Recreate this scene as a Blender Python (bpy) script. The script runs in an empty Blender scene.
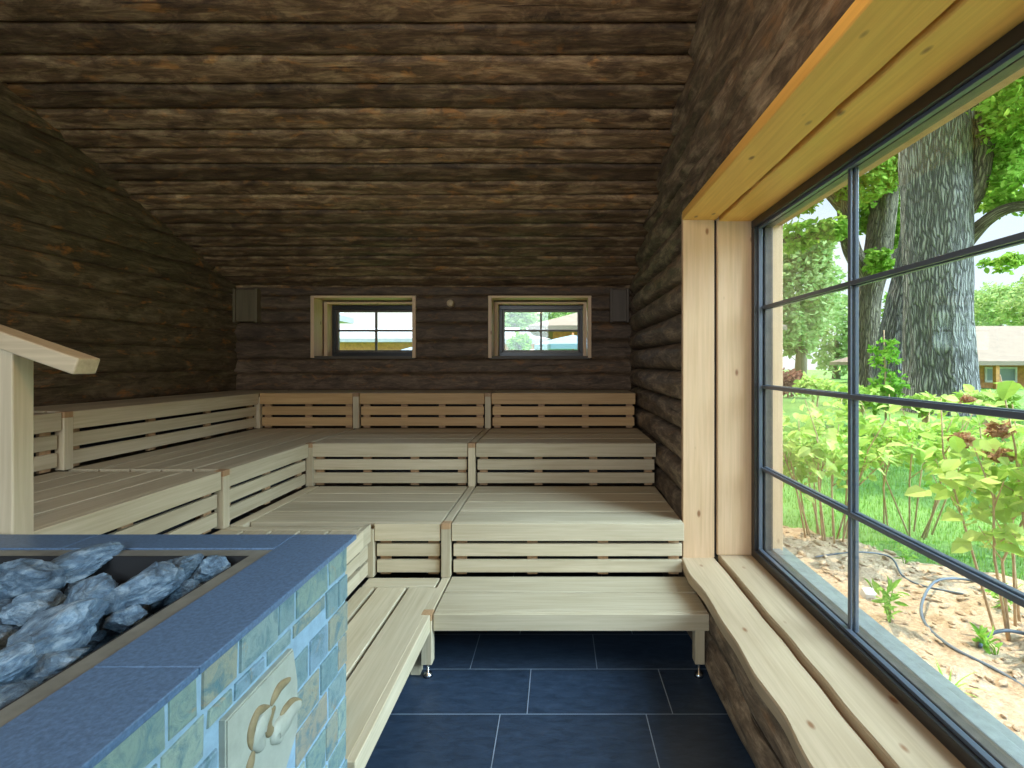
import bpy, bmesh, math, random
from mathutils import Vector, Matrix, noise
import numpy as np
S = bpy.context.scene
COL = S.collection
random.seed(7); RNG = np.random.default_rng(7)
PI = math.pi
# ------------------------------------------------------------------ camera
CZ = 1.452
cam_d = bpy.data.cameras.new('camera'); cam = bpy.data.objects.new('camera', cam_d); COL.objects.link(cam)
cam.location = (0, 0, CZ); cam.rotation_euler = (PI/2, 0, 0)
cam_d.sensor_fit = 'HORIZONTAL'; cam_d.sensor_width = 36; cam_d.lens = 494/1024*36
cam_d.shift_x = -(558-512)/1024; cam_d.shift_y = -(384-364)/1024
cam_d.clip_start = 0.02; cam_d.clip_end = 300
S.camera = cam
S.view_settings.view_transform = 'Standard'; S.view_settings.look = 'None'
S.view_settings.gamma = 1; S.view_settings.use_curve_mapping = False
S.view_settings.exposure = 0.0
# ------------------------------------------------------------------ world and lights
W = bpy.data.worlds.new('sky'); S.world = W; W.use_nodes = True
nt = W.node_tree; nt.nodes.clear()
o = nt.nodes.new('ShaderNodeOutputWorld'); bg = nt.nodes.new('ShaderNodeBackground')
tc = nt.nodes.new('ShaderNodeTexCoord'); sx = nt.nodes.new('ShaderNodeSeparateXYZ')
cr = nt.nodes.new('ShaderNodeValToRGB')
cr.color_ramp.elements[0].position = 0.0; cr.color_ramp.elements[0].color = (.86, .93, 1, 1)
cr.color_ramp.elements[1].position = .8; cr.color_ramp.elements[1].color = (.34, .60, 1, 1)
nz = nt.nodes.new('ShaderNodeTexNoise'); nz.inputs['Scale'].default_value = 3.0; nz.inputs['Detail'].default_value = 6
cr2 = nt.nodes.new('ShaderNodeValToRGB'); cr2.color_ramp.elements[0].position = .45; cr2.color_ramp.elements[1].position = .65
mx = nt.nodes.new('ShaderNodeMix'); mx.data_type = 'RGBA'; mx.inputs[7].default_value = (1, 1, 1, 1)
L = nt.links.new
L(tc.outputs['Generated'], sx.inputs[0]); L(sx.outputs['Z'], cr.inputs[0]); L(tc.outputs['Generated'], nz.inputs[0])
L(nz.outputs[0], cr2.inputs[0]); L(cr2.outputs[0], mx.inputs[0]); L(cr.outputs[0], mx.inputs[6]); L(mx.outputs[2], bg.inputs[0])
bg.inputs[1].default_value = 1.5; L(bg.outputs[0], o.inputs[0])

def sun(name, travel, strength, color, angle):
    d = bpy.data.lights.new(name, 'SUN'); d.energy = strength; d.color = color; d.angle = math.radians(angle)
    ob = bpy.data.objects.new(name, d); COL.objects.link(ob)
    ob.rotation_euler = Vector(travel).to_track_quat('-Z', 'Y').to_euler(); ob.location = (6, 0, 12)
    return ob
sun('sunlight', (.10, -.42, -.90), 7.0, (1, .90, .72), 1.0)
sun('open_skylight', (-.80, .33, -.58), 11.5, (.58, .80, 1.0), 42)
def area(name, loc, travel, sx_, sy_, power, color):
    d = bpy.data.lights.new(name, 'AREA'); d.shape = 'RECTANGLE'; d.size = sx_; d.size_y = sy_; d.energy = power; d.color = color
    ob = bpy.data.objects.new(name, d); COL.objects.link(ob); ob.location = loc
    ob.rotation_euler = Vector(travel).to_track_quat('-Z', 'Y').to_euler(); return ob
area('rear_window_fill', (-1.35, -1.93, 2.1), (.12, 1, -.30), 2.2, 1.6, 80, (.74, .88, 1.0))  # area lamp added in the unseen rear opening to fill the room
def point(name, loc, power, color, rad):
    d = bpy.data.lights.new(name, 'POINT'); d.energy = power; d.color = color; d.shadow_soft_size = rad
    ob = bpy.data.objects.new(name, d); COL.objects.link(ob); ob.location = loc; return ob
point('warm_ceiling_fill', (-.35, .75, 2.55), 28, (1, .66, .34), .12)  # unseen warm point light added above the frame, without a fixture

# ------------------------------------------------------------------ materials
def newmat(name):
    m = bpy.data.materials.new(name); m.use_nodes = True
    n = m.node_tree; n.nodes.clear()
    out = n.nodes.new('ShaderNodeOutputMaterial'); b = n.nodes.new('ShaderNodeBsdfPrincipled')
    n.links.new(b.outputs[0], out.inputs[0])
    return m, n, b, out
def N(n, t, **kw):
    x = n.nodes.new(t)
    for k, v in kw.items():
        if k.startswith('i_'):
            key = k[2:]
            x.inputs[int(key) if key.isdigit() else key.replace('_', ' ')].default_value = v
        else: setattr(x, k, v)
    return x
def ramp(n, src, stops):
    r = n.nodes.new('ShaderNodeValToRGB'); e = r.color_ramp.elements
    while len(e) < len(stops): e.new(.5)
    for q, (p, c) in zip(e, stops):
        q.position = p; q.color = (c, c, c, 1) if not hasattr(c, '__len__') else (*c, 1)
    n.links.new(src, r.inputs[0]); return r.outputs[0]
def mix(n, f, a, b, mode='MIX'):
    m = n.nodes.new('ShaderNodeMix'); m.data_type = 'RGBA'; m.blend_type = mode
    for s, v in ((0, f), (6, a), (7, b)):
        if hasattr(v, 'is_linked'): n.links.new(v, m.inputs[s])
        elif s == 0: m.inputs[0].default_value = v
        else: m.inputs[s].default_value = (*v, 1)
    return m.outputs[2]
def mapping(n, src, scale, loc=None):
    m = N(n, 'ShaderNodeMapping'); m.inputs['Scale'].default_value = scale; n.links.new(src, m.inputs[0])
    if loc is not None: n.links.new(loc, m.inputs['Location'])
    return m.outputs[0]
def tex(n, vec, scale, detail=4, rough=.55, dist=0):
    t = N(n, 'ShaderNodeTexNoise'); t.inputs['Scale'].default_value = scale; t.inputs['Detail'].default_value = detail
    t.inputs['Roughness'].default_value = rough; t.inputs['Distortion'].default_value = dist
    n.links.new(vec, t.inputs[0]); return t.outputs[0]
def bump(n, b, h, strength, dist):
    x = N(n, 'ShaderNodeBump'); x.inputs['Strength'].default_value = strength; x.inputs['Distance'].default_value = dist
    n.links.new(h, x.inputs['Height']); n.links.new(x.outputs[0], b.inputs['Normal'])
def rand_loc(n):
    oi = N(n, 'ShaderNodeObjectInfo'); m = N(n, 'ShaderNodeVectorMath', operation='SCALE'); m.inputs[0].default_value = (13, 29, 47)
    n.links.new(oi.outputs['Random'], m.inputs['Scale']); return m.outputs[0], oi.outputs['Random']

def wood(name, axis, dark, light, knots=0.0, rough=.55, var=.25):
    m, n, b, out = newmat(name)
    tcn = N(n, 'ShaderNodeTexCoord'); rl, rnd = rand_loc(n)
    sc = [14, 14, 14]; sc[axis] = 1.0
    v = mapping(n, tcn.outputs['Object'], sc, rl)
    g = tex(n, v, 1.6, 5, .6, .6); fine_sc = [90, 90, 90]; fine_sc[axis] = 2.5
    f = tex(n, mapping(n, tcn.outputs['Object'], fine_sc, rl), 1.0, 3)
    c = mix(n, ramp(n, g, [(.3, 0.), (.7, 1.)]), dark, light)
    c = mix(n, .25, c, mix(n, ramp(n, f, [(.35, 0.), (.65, 1.)]), [x*.7 for x in dark], light))
    br = ramp(n, rnd, [(0, 1-var), (1, 1.0)])
    c = mix(n, 1.0, c, br, 'MULTIPLY')
    if knots:
        ks = [9, 9, 9]; ks[axis] = 4.5
        vo = N(n, 'ShaderNodeTexVoronoi'); vo.inputs['Scale'].default_value = 1.0; n.links.new(mapping(n, tcn.outputs['Object'], ks, rl), vo.inputs[0])
        k = ramp(n, vo.outputs['Distance'], [(.05, 1.), (.11, 0.)])
        km = N(n, 'ShaderNodeMath', operation='MULTIPLY'); km.inputs[1].default_value = knots; n.links.new(k, km.inputs[0])
        c = mix(n, km.outputs[0], c, (.23, .09, .03))
    n.links.new(c, b.inputs['Base Color']); b.inputs['Roughness'].default_value = rough
    b.inputs['Specular IOR Level'].default_value = .45
    bump(n, b, f, .15, .002)
    return m
ALD, ALL_ = (.52, .41, .25), (.68, .56, .38)
BENCH = [wood('bench_wood_x', 0, ALD, ALL_), wood('bench_wood_y', 1, ALD, ALL_), wood('bench_wood_z', 2, ALD, ALL_)]
BENCH_W = wood('bench_wood_warm_shade', 0, (.50, .28, .11), (.66, .41, .18))  # warm tone of the shaded top tier, put into the wood colour
BATTEN = wood('batten_wood', 2, (.40, .22, .10), (.55, .33, .17))
PINE = [wood('pine_x', 0, (.74, .46, .22), (.86, .59, .32), .9, .5, .08), wood('pine_y', 1, (.46, .33, .19), (.58, .43, .27), .9, .5, .08), wood('pine_z', 2, (.62, .39, .21), (.74, .50, .30), .9, .5, .08)]
PINE_HEAD = wood('pine_head_warm_lit', 1, (.80, .42, .09), (.92, .54, .13), .8, .45, .05)  # warm bounce light is put into the head boards' pine colour

def logmat(name, dark, mid, light, orange, opt=.5):
    m, n, b, out = newmat(name)
    uv = N(n, 'ShaderNodeUVMap'); uv.uv_map = 'UVMap'
    at = N(n, 'ShaderNodeAttribute'); at.attribute_name = 'logtone'
    v = uv.outputs[0]
    g = tex(n, mapping(n, v, (2.2, 9, 1)), 1.8, 10, .72, .6)
    c = ramp(n, g, [(.30, dark), (.5, mid), (.70, light)])
    p = tex(n, mapping(n, v, (2.6, 5, 1)), 1.5, 7, .66, .6)
    c = mix(n, ramp(n, p, [(.54, 0.), (.66, .65)]), c, light)
    p2 = tex(n, mapping(n, v, (2.4, 6, 1)), 2.1, 7, .66, .4)
    c = mix(n, ramp(n, p2, [(.57, 0.), (.66, opt)]), c, orange)
    p3 = tex(n, mapping(n, v, (1.5, 4, 1)), 1.9, 7, .66, .5)
    c = mix(n, ramp(n, p3, [(.32, .8), (.42, 0.)]), c, dark)
    fb = tex(n, mapping(n, v, (5, 60, 1)), 2.0, 5, .7, .3)
    c = mix(n, 1.0, c, ramp(n, fb, [(.3, .6), (.7, 1.35)]), 'MULTIPLY')
    cr_ = tex(n, mapping(n, v, (.7, 22, 1)), 1.2, 3, .5, .2)
    crack = ramp(n, cr_, [(.295, 0.), (.32, 1.)])
    c = mix(n, 1.0, c, mix(n, crack, (.35, .3, .28), (1, 1, 1)), 'MULTIPLY')
    c = mix(n, 1.0, c, at.outputs['Color'], 'MULTIPLY')
    n.links.new(c, b.inputs['Base Color']); b.inputs['Roughness'].default_value = .6; b.inputs['Specular IOR Level'].default_value = .35
    h1 = tex(n, mapping(n, v, (3, 30, 1)), 2.0, 6, .7, .5)
    ad = N(n, 'ShaderNodeMath', operation='ADD'); n.links.new(h1, ad.inputs[0]); n.links.new(crack, ad.inputs[1])
    ad2 = N(n, 'ShaderNodeMath', operation='ADD'); n.links.new(ad.outputs[0], ad2.inputs[0]); n.links.new(p, ad2.inputs[1])
    bump(n, b, ad2.outputs[0], .55, .009)
    return m
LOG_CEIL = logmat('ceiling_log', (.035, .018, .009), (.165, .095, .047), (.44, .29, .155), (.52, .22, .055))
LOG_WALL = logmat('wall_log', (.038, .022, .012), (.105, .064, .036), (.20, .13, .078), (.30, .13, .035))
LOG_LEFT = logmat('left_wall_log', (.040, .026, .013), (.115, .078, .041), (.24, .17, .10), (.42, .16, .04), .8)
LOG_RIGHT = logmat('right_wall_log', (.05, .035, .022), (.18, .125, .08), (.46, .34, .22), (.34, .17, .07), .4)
def gable_log():
    return LOG_WALL

def plain(name, col, rough=.5, metal=0.0, spec=.5, noise_amt=0.0, nscale=20, bmp=0):
    m, n, b, out = newmat(name)
    b.inputs['Base Color'].default_value = (*col, 1); b.inputs['Roughness'].default_value = rough
    b.inputs['Metallic'].default_value = metal; b.inputs['Specular IOR Level'].default_value = spec
    if noise_amt:
        t = N(n, 'ShaderNodeTexCoord'); g = tex(n, t.outputs['Object'], nscale, 6, .65)
        c = mix(n, ramp(n, g, [(.3, 0.), (.7, 1.)]), [x*(1-noise_amt) for x in col], [min(1, x*(1+noise_amt)) for x in col])
        n.links.new(c, b.inputs['Base Color'])
        if bmp: bump(n, b, g, .6, bmp)
    return m
DARKFRAME = plain('dark_window_frame', (.022, .019, .018), .35)
MUNT = plain('muntin_metal', (.085, .10, .125), .3)
OUTFRAME = plain('outer_window_frame', (.10, .075, .055), .4, noise_amt=.3)
ALU = plain('aluminium_sill', (.40, .41, .40), .4, .6, noise_amt=.2)
STEEL = plain('steel', (.6, .62, .65), .25, 1.0)
BAND = plain('heater_steel_band', (.20, .20, .17), .45, .2, noise_amt=.2)
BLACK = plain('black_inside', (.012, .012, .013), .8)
SLAB = plain('blue_granite', (.085, .145, .24), .42, noise_amt=.32, nscale=130)
ROCK = None
def rockmat():
    m, n, b, out = newmat('sauna_stone'); t = N(n, 'ShaderNodeTexCoord'); rl, rnd = rand_loc(n)
    v = mapping(n, t.outputs['Object'], (1, 1, 1), rl)
    g = tex(n, v, 1.6, 8, .72, .5); g2 = tex(n, v, 6, 6, .75)
    c = ramp(n, g, [(.34, (.035, .065, .11)), (.50, (.17, .30, .44)), (.63, (.58, .76, .90))])  # blue cast of the light is put into the stone colours
    c = mix(n, .35, c, ramp(n, g2, [(.35, (.03, .05, .08)), (.65, (.38, .50, .60))]))
    c = mix(n, 1.0, c, ramp(n, rnd, [(0, .45), (1, .95)]), 'MULTIPLY')
    n.links.new(c, b.inputs['Base Color']); b.inputs['Roughness'].default_value = .5
    bump(n, b, g, .9, .02); return m
ROCK = rockmat()
def tilemat():
    m, n, b, out = newmat('slate_tile'); t = N(n, 'ShaderNodeTexCoord'); at = N(n, 'ShaderNodeAttribute'); at.attribute_name = 'tiletone'
    v = mapping(n, t.outputs['Object'], (1, 1, 1))
    g = tex(n, v, 22, 7, .7, .8); g2 = tex(n, v, 9, 6, .7, 1.5); g3 = tex(n, v, 70, 4, .6)
    c = mix(n, ramp(n, g, [(.36, 1.), (.52, 0.)]), at.outputs['Color'], (.13, .24, .27))
    c = mix(n, ramp(n, g2, [(.60, 0.), (.72, .8)]), c, (.48, .30, .13))
    c = mix(n, ramp(n, g3, [(.3, .35), (.5, 0.)]), c, (.12, .18, .2))
    c = mix(n, 1.0, c, (.82, .80, .78), 'MULTIPLY')
    n.links.new(c, b.inputs['Base Color']); b.inputs['Roughness'].default_value = .5
    bump(n, b, g, .6, .006); return m
TILE = tilemat()
GROUT = plain('blue_grey_grout', (.25, .36, .44), .8, noise_amt=.15, nscale=40)
PLAQUE = plain('cream_plaque_stone', (.36, .37, .30), .6, noise_amt=.12, nscale=25)
PLAQUE_D = plain('carved_groove_ochre', (.24, .18, .09), .7, noise_amt=.3, nscale=30)
def floormat():
    m, n, b, out = newmat('slate_floor_tile'); t = N(n, 'ShaderNodeTexCoord')
    at = N(n, 'ShaderNodeAttribute'); at.attribute_name = 'tiletone'
    g = tex(n, mapping(n, t.outputs['Object'], (3, 9, 1)), 4, 7, .7, .5)
    c = mix(n, 1.0, at.outputs['Color'], ramp(n, g, [(.3, (.015, .025, .042)), (.7, (.036, .056, .090))]), 'MULTIPLY')
    n.links.new(c, b.inputs['Base Color']); b.inputs['Roughness'].default_value = .38
    bump(n, b, g, .25, .004); return m
FLX, FLY = .43, -.015
def glassmat():
    m = bpy.data.materials.new('window_glass'); m.use_nodes = True; n = m.node_tree; n.nodes.clear()
    out = n.nodes.new('ShaderNodeOutputMaterial'); tr = n.nodes.new('ShaderNodeBsdfTransparent'); gl = n.nodes.new('ShaderNodeBsdfGlossy')
    gl.inputs['Roughness'].default_value = 0.0; tr.inputs[0].default_value = (.95, .97, .96, 1)
    fr = n.nodes.new('ShaderNodeFresnel'); ge = n.nodes.new('ShaderNodeNewGeometry')
    ior = n.nodes.new('ShaderNodeMapRange'); ior.inputs[3].default_value = 1.5; ior.inputs[4].default_value = 1/1.5
    n.links.new(ge.outputs['Backfacing'], ior.inputs[0]); n.links.new(ior.outputs[0], fr.inputs[0])
    mxs = n.nodes.new('ShaderNodeMixShader')
    n.links.new(fr.outputs[0], mxs.inputs[0]); n.links.new(tr.outputs[0], mxs.inputs[1]); n.links.new(gl.outputs[0], mxs.inputs[2]); n.links.new(mxs.outputs[0], out.inputs[0])
    return m
GLASS = glassmat()
def leafmat(name, c1, c2, trans=.5):
    m = bpy.data.materials.new(name); m.use_nodes = True; n = m.node_tree; n.nodes.clear()
    out = n.nodes.new('ShaderNodeOutputMaterial'); d = n.nodes.new('ShaderNodeBsdfDiffuse'); t = n.nodes.new('ShaderNodeBsdfTranslucent')
    ge = n.nodes.new('ShaderNodeNewGeometry'); c = ramp(n, ge.outputs['Random Per Island'], [(0, c1), (1, c2)])
    ms = n.nodes.new('ShaderNodeMixShader'); ms.inputs[0].default_value = trans
    n.links.new(c, d.inputs[0]); n.links.new(c, t.inputs[0]); n.links.new(d.outputs[0], ms.inputs[1]); n.links.new(t.outputs[0], ms.inputs[2]); n.links.new(ms.outputs[0], out.inputs[0])
    return m
LEAF_HYD = leafmat('hydrangea_leaf', (.30, .50, .07), (.72, .85, .30))
LEAF_OAK = leafmat('oak_leaf', (.18, .36, .04), (.50, .70, .14))
LEAF_FAR = leafmat('far_leaf', (.30, .46, .14), (.60, .72, .34))
LEAF_MID = leafmat('mid_leaf', (.12, .32, .03), (.36, .60, .10))
LEAF_RED = leafmat('copper_leaf', (.22, .09, .06), (.50, .26, .18))
LEAF_BLUE = leafmat('upright_leaf', (.18, .42, .05), (.45, .70, .15))
FLOWER = leafmat('dry_flower', (.34, .15, .06), (.72, .46, .30), .3)
GRASSM = leafmat('grass_blade', (.14, .32, .04), (.36, .54, .11), .4)
STEM = plain('tan_stem', (.50, .33, .18), .7, noise_amt=.3)
HOSE = plain('grey_hose', (.10, .13, .17), .45)
WHITE = plain('white_stone', (.7, .7, .7), .6, noise_amt=.1)
BARK = None
def barkmat(name, dk, lt):
    m, n, b, out = newmat(name); uv = N(n, 'ShaderNodeUVMap'); uv.uv_map = 'UVMap'
    v = uv.outputs[0]
    vo = N(n, 'ShaderNodeTexVoronoi'); vo.feature = 'DISTANCE_TO_EDGE'; vo.inputs['Scale'].default_value = 1.0
    w = tex(n, v, 3, 3); ms = N(n, 'ShaderNodeVectorMath', operation='SCALE'); ms.inputs[0].default_value = (2.2, 1.2, 0); n.links.new(w, ms.inputs['Scale'])
    ad = N(n, 'ShaderNodeVectorMath', operation='ADD'); n.links.new(mapping(n, v, (19, 2.4, 1)), ad.inputs[0]); n.links.new(ms.outputs[0], ad.inputs[1])
    n.links.new(ad.outputs[0], vo.inputs[0])
    g = tex(n, mapping(n, v, (9, 1.4, 1)), 3, 6, .65, .8)
    e = ramp(n, vo.outputs['Distance'], [(.02, 0.), (.22, 1.)])
    c = mix(n, e, dk, lt); c = mix(n, 1.0, c, ramp(n, g, [(.3, .55), (.7, 1.15)]), 'MULTIPLY')
    n.links.new(c, b.inputs['Base Color']); b.inputs['Roughness'].default_value = .9
    h = N(n, 'ShaderNodeMath', operation='ADD'); n.links.new(e, h.inputs[0]); n.links.new(g, h.inputs[1])
    bump(n, b, h.outputs[0], 1.0, .06); return m
BARK = barkmat('oak_bark', (.13, .12, .11), (.52, .49, .45))
BARK2 = barkmat('pale_bark', (.14, .11, .07), (.40, .33, .22))
ROOF = plain('shingle_roof', (.30, .23, .17), .9, noise_amt=.12, nscale=3)
ROOF2 = plain('grey_roof', (.42, .42, .43), .8, noise_amt=.1, nscale=3)
TIMBER = plain('orange_timber', (.55, .26, .08), .7, noise_amt=.3, nscale=6)
HWIN = plain('house_window', (.25, .32, .38), .15)
PARA = plain('pale_blue_canopy', (.28, .42, .52), .8)
BOUNCEM = plain('bounce_gravel', (.62, .52, .40), .9, noise_amt=.2, nscale=15)
def soilmat():
    m, n, b, out = newmat('soil'); t = N(n, 'ShaderNodeTexCoord')
    g = tex(n, t.outputs['Object'], 9, 8, .7, .3); g2 = tex(n, t.outputs['Object'], 50, 5, .7)
    c = ramp(n, g, [(.3, (.30, .17, .09)), (.5, (.52, .34, .20)), (.72, (.70, .52, .35))])
    c = mix(n, .45, c, ramp(n, g2, [(.35, (.16, .10, .06)), (.65, (.72, .55, .38))]))
    n.links.new(c, b.inputs['Base Color']); b.inputs['Roughness'].default_value = .95; bump(n, b, g2, .8, .02); return m
SOIL = soilmat()
def lawnmat():
    m, n, b, out = newmat('lawn_grass'); t = N(n, 'ShaderNodeTexCoord')
    g = tex(n, t.outputs['Object'], .9, 5, .6); g2 = tex(n, t.outputs['Object'], 45, 5, .8)
    c = ramp(n, g, [(.3, (.13, .30, .05)), (.7, (.25, .44, .09))])
    c = mix(n, 1.0, c, ramp(n, g2, [(.3, .55), (.7, 1.35)]), 'MULTIPLY')
    n.links.new(c, b.inputs['Base Color']); b.inputs['Roughness'].default_value = .9; bump(n, b, g2, 1.0, .03); return m
LAWN = lawnmat()

# ------------------------------------------------------------------ helpers
def wloc(p):
    v = Vector((0, 0, 0))
    while p is not None: v = v + p.location; p = p.parent
    return v
def link(name, me, mat, parent=None, origin=None, smooth=False):
    """verts of me are in world space; the object gets an origin inside its parent's frame"""
    if origin is None:
        n_ = len(me.vertices); co = np.empty(n_*3); me.vertices.foreach_get('co', co); co = co.reshape(-1, 3)
        lo, hi = co.min(0), co.max(0); origin = Vector(((lo[0]+hi[0])/2, (lo[1]+hi[1])/2, lo[2]))
    me.transform(Matrix.Translation(-Vector(origin)))
    if mat: me.materials.append(mat)
    if smooth: me.polygons.foreach_set('use_smooth', [True]*len(me.polygons))
    ob = bpy.data.objects.new(name, me); COL.objects.link(ob)
    ob.location = Vector(origin) - wloc(parent) if parent else Vector(origin)
    if parent: ob.parent = parent
    return ob
def tag(ob, label=None, cat=None, group=None, kind=None):
    for k, v in (('label', label), ('category', cat), ('group', group), ('kind', kind)):
        if v: ob[k] = v
    return ob
def empty(name, loc, label=None, cat=None, group=None, kind=None):
    e = bpy.data.objects.new(name, None); COL.objects.link(e); e.location = loc; e.empty_display_size = .1
    return tag(e, label, cat, group, kind)
def bm_box(bm, x0, x1, y0, y1, z0, z1, bev=0.0):
    r = bmesh.ops.create_cube(bm, size=1.0)
    vs = r['verts']
    for v in vs:
        v.co = Vector((x0 if v.co.x < 0 else x1, y0 if v.co.y < 0 else y1, z0 if v.co.z < 0 else z1))
    if bev:
        es = list({e for v in vs for e in v.link_edges})
        bmesh.ops.bevel(bm, geom=es, offset=bev, segments=2, affect='EDGES', profile=.5)
def boxes(name, lst, mat, parent=None, bev=.003, origin=None):
    bm = bmesh.new()
    for b in lst: bm_box(bm, *b, bev=bev)
    me = bpy.data.meshes.new(name); bm.to_mesh(me); bm.free()
    return link(name, me, mat, parent, origin)
def tube_bm(bm, pts, rads, seg=8, closed=True):
    rings = []
    for i, p in enumerate(pts):
        p = Vector(p)
        t = (Vector(pts[min(i+1, len(pts)-1)]) - Vector(pts[max(i-1, 0)])).normalized()
        a = t.orthogonal().normalized() if i == 0 else (prev - t*prev.dot(t)).normalized()
        prev = a; b = t.cross(a)
        r = rads[i] if hasattr(rads, '__len__') else rads
        rings.append([bm.verts.new(p + (a*math.cos(2*PI*k/seg) + b*math.sin(2*PI*k/seg))*r) for k in range(seg)])
    for i in range(len(rings)-1):
        for k in range(seg):
            bm.faces.new((rings[i][k], rings[i][(k+1) % seg], rings[i+1][(k+1) % seg], rings[i+1][k]))
    bm.faces.new(rings[0][::-1]); bm.faces.new(rings[-1])
def tubes(name, lst, mat, parent=None, seg=8):
    bm = bmesh.new()
    for pts, r in lst: tube_bm(bm, pts, r, seg)
    me = bpy.data.meshes.new(name); bm.to_mesh(me); bm.free()
    return link(name, me, mat, parent, smooth=True)

# ---- log surfaces
class Logs:
    def __init__(s): s.v = []; s.f = []; s.uv = []; s.tone = []; s.idx = 0
    def log(s, P0, A, Ln, C, w, Nn, b, p=2.0, tone=None, step=.05, rough=1.0, m=10):
        """surface of one log: starts at P0, runs along A, spans w along C, bulges b towards N"""
        P0, A, C, Nn = Vector(P0), Vector(A), Vector(C), Vector(Nn)
        s.idx += 1; seed = s.idx*17.3; ns = max(2, int(Ln/step)); base = len(s.v)
        tone = random.uniform(.72, 1.12) if tone is None else tone
        for i in range(ns+1):
            t = Ln*i/ns
            wob = noise.noise(Vector((t*.9, seed, 0)))*.010*rough
            bw = 1 + .25*noise.noise(Vector((t*.7, seed, 5)))
            for j in range(m+1):
                q = -1 + 2*j/m
                h = b*bw*(max(0., 1-abs(q)**p))**(1/p)
                edge = 1-abs(q)
                h += (noise.noise(Vector((t*2.2, q*1.6+seed, 1)))*.012 + noise.noise(Vector((t*6, q*5+seed, 2)))*.005)*rough*min(1, edge*3)
                s.v.append(P0 + A*t + C*(w*(q+1)/2 + wob*min(1, edge*2)) + Nn*h)
                s.uv.append((t + seed, (q+1)/2*w + seed))
                s.tone.append(tone)
        for i in range(ns):
            for j in range(m):
                a = base + i*(m+1) + j
                s.f.append((a, a+1, a+m+2, a+m+1))
    def box(s, x0, x1, y0, y1, z0, z1):
        b = len(s.v)
        for X in (x0, x1):
            for Y in (y0, y1):
                for Z in (z0, z1): s.v.append(Vector((X, Y, Z))); s.uv.append((Y+X, Z)); s.tone.append(.8)
        for q in ((0, 1, 3, 2), (4, 6, 7, 5), (0, 4, 5, 1), (2, 3, 7, 6), (0, 2, 6, 4), (1, 5, 7, 3)): s.f.append(tuple(b+k for k in q))
    def build(s, name, mat, parent=None):
        me = bpy.data.meshes.new(name); me.from_pydata([tuple(v) for v in s.v], [], s.f)
        uvl = me.uv_layers.new(name='UVMap'); li = np.empty(len(me.loops), dtype=np.int64); me.loops.foreach_get('vertex_index', li)
        uvl.data.foreach_set('uv', np.array(s.uv)[li].ravel())
        ca = me.color_attributes.new('logtone', 'FLOAT_COLOR', 'POINT'); t = np.array(s.tone)
        ca.data.foreach_set('color', np.stack([t, t, t, np.ones_like(t)], 1).ravel())
        return link(name, me, mat, parent, smooth=True)

# ------------------------------------------------------------------ room shell
XL, XR, YB, YF = -3.13, .69, 4.80, -2.0
CS, C0 = .415, 4.185            # ceiling z = C0 - CS*y towards the back wall
YR = -.1                        # ridge
def ceil_z(y): return C0 - CS*y if y > YR else C0 - CS*YR - .5*(YR - y)
def y_max(z): return (C0 - z)/CS
def y_min(z): return YR - (C0 - CS*YR - z)/.5
bm = bmesh.new(); bm_box(bm, XL-.3, XR+.3, YF-.3, YB+.3, -.10, -.002)
for f_ in bm.faces: f_.material_index = 1
lay = bm.loops.layers.float_color.new('tiletone')
offs = {-1: .365, 0: .4765, 1: .186, 2: .40, 3: .05, 4: .30}
for k in range(-15, 10):
    ya = 2.049 + .3025*k; yb = ya+.3025; off = offs.get(k, (k*.23) % .605); x = off - .605*7
    while x < XR+.2:
        x0_, x1_ = max(x, XL), min(x+.605, XR+.2); y0_, y1_ = max(ya, YF), min(yb, YB)
        if x1_-x0_ > .02 and y1_-y0_ > .02:
            g = .002; vs = [bm.verts.new(p) for p in ((x0_+g, y0_+g, 0), (x1_-g, y0_+g, 0), (x1_-g, y1_-g, 0), (x0_+g, y1_-g, 0))]
            f_ = bm.faces.new(vs); tn = random.uniform(.8, 1.15)
            for l_ in f_.loops: l_[lay] = (tn, tn, tn, 1)
        x += .605
me = bpy.data.meshes.new('floor'); bm.to_mesh(me); bm.free(); fl_ = link('floor', me, floormat(), origin=(0, 0, 0)); me.materials.append(plain('floor_grout', (.33, .38, .42), .8)); tag(fl_, kind='structure')
# ceiling
lg = Logs(); n_ = math.sqrt(1+CS*CS); A = Vector((1, 0, 0)); Cd = Vector((0, -1, CS))/n_; Nd = Vector((0, -CS, -1))/n_
y, z = YB+.12, ceil_z(YB+.12); total = (y-YR)*n_; d = 0
while d < total:
    w = random.choice((.135, .15, .16, .17)); P = Vector((XL-.1, YB+.12, ceil_z(YB+.12))) + Cd*d
    lg.log(P + (-Nd)*.03, A, XR-XL+.3, Cd, w, Nd, .030, 4.0, tone=random.choice((.55, .75, .9, 1.05, 1.3)), rough=.8); d += w
Cf = Vector((0, -1, -.5)).normalized(); Nf = Vector((0, .5, -1)).normalized(); P0 = Vector((XL-.1, YR, C0-CS*YR)); d = 0
while d < 2.3:
    lg.log(P0 + Cf*d - Nf*.03, A, XR-XL+.3, Cf, .17, Nf, .042, 2.4, step=.15); d += .17
tag(lg.build('ceiling', LOG_CEIL), kind='structure')
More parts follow.
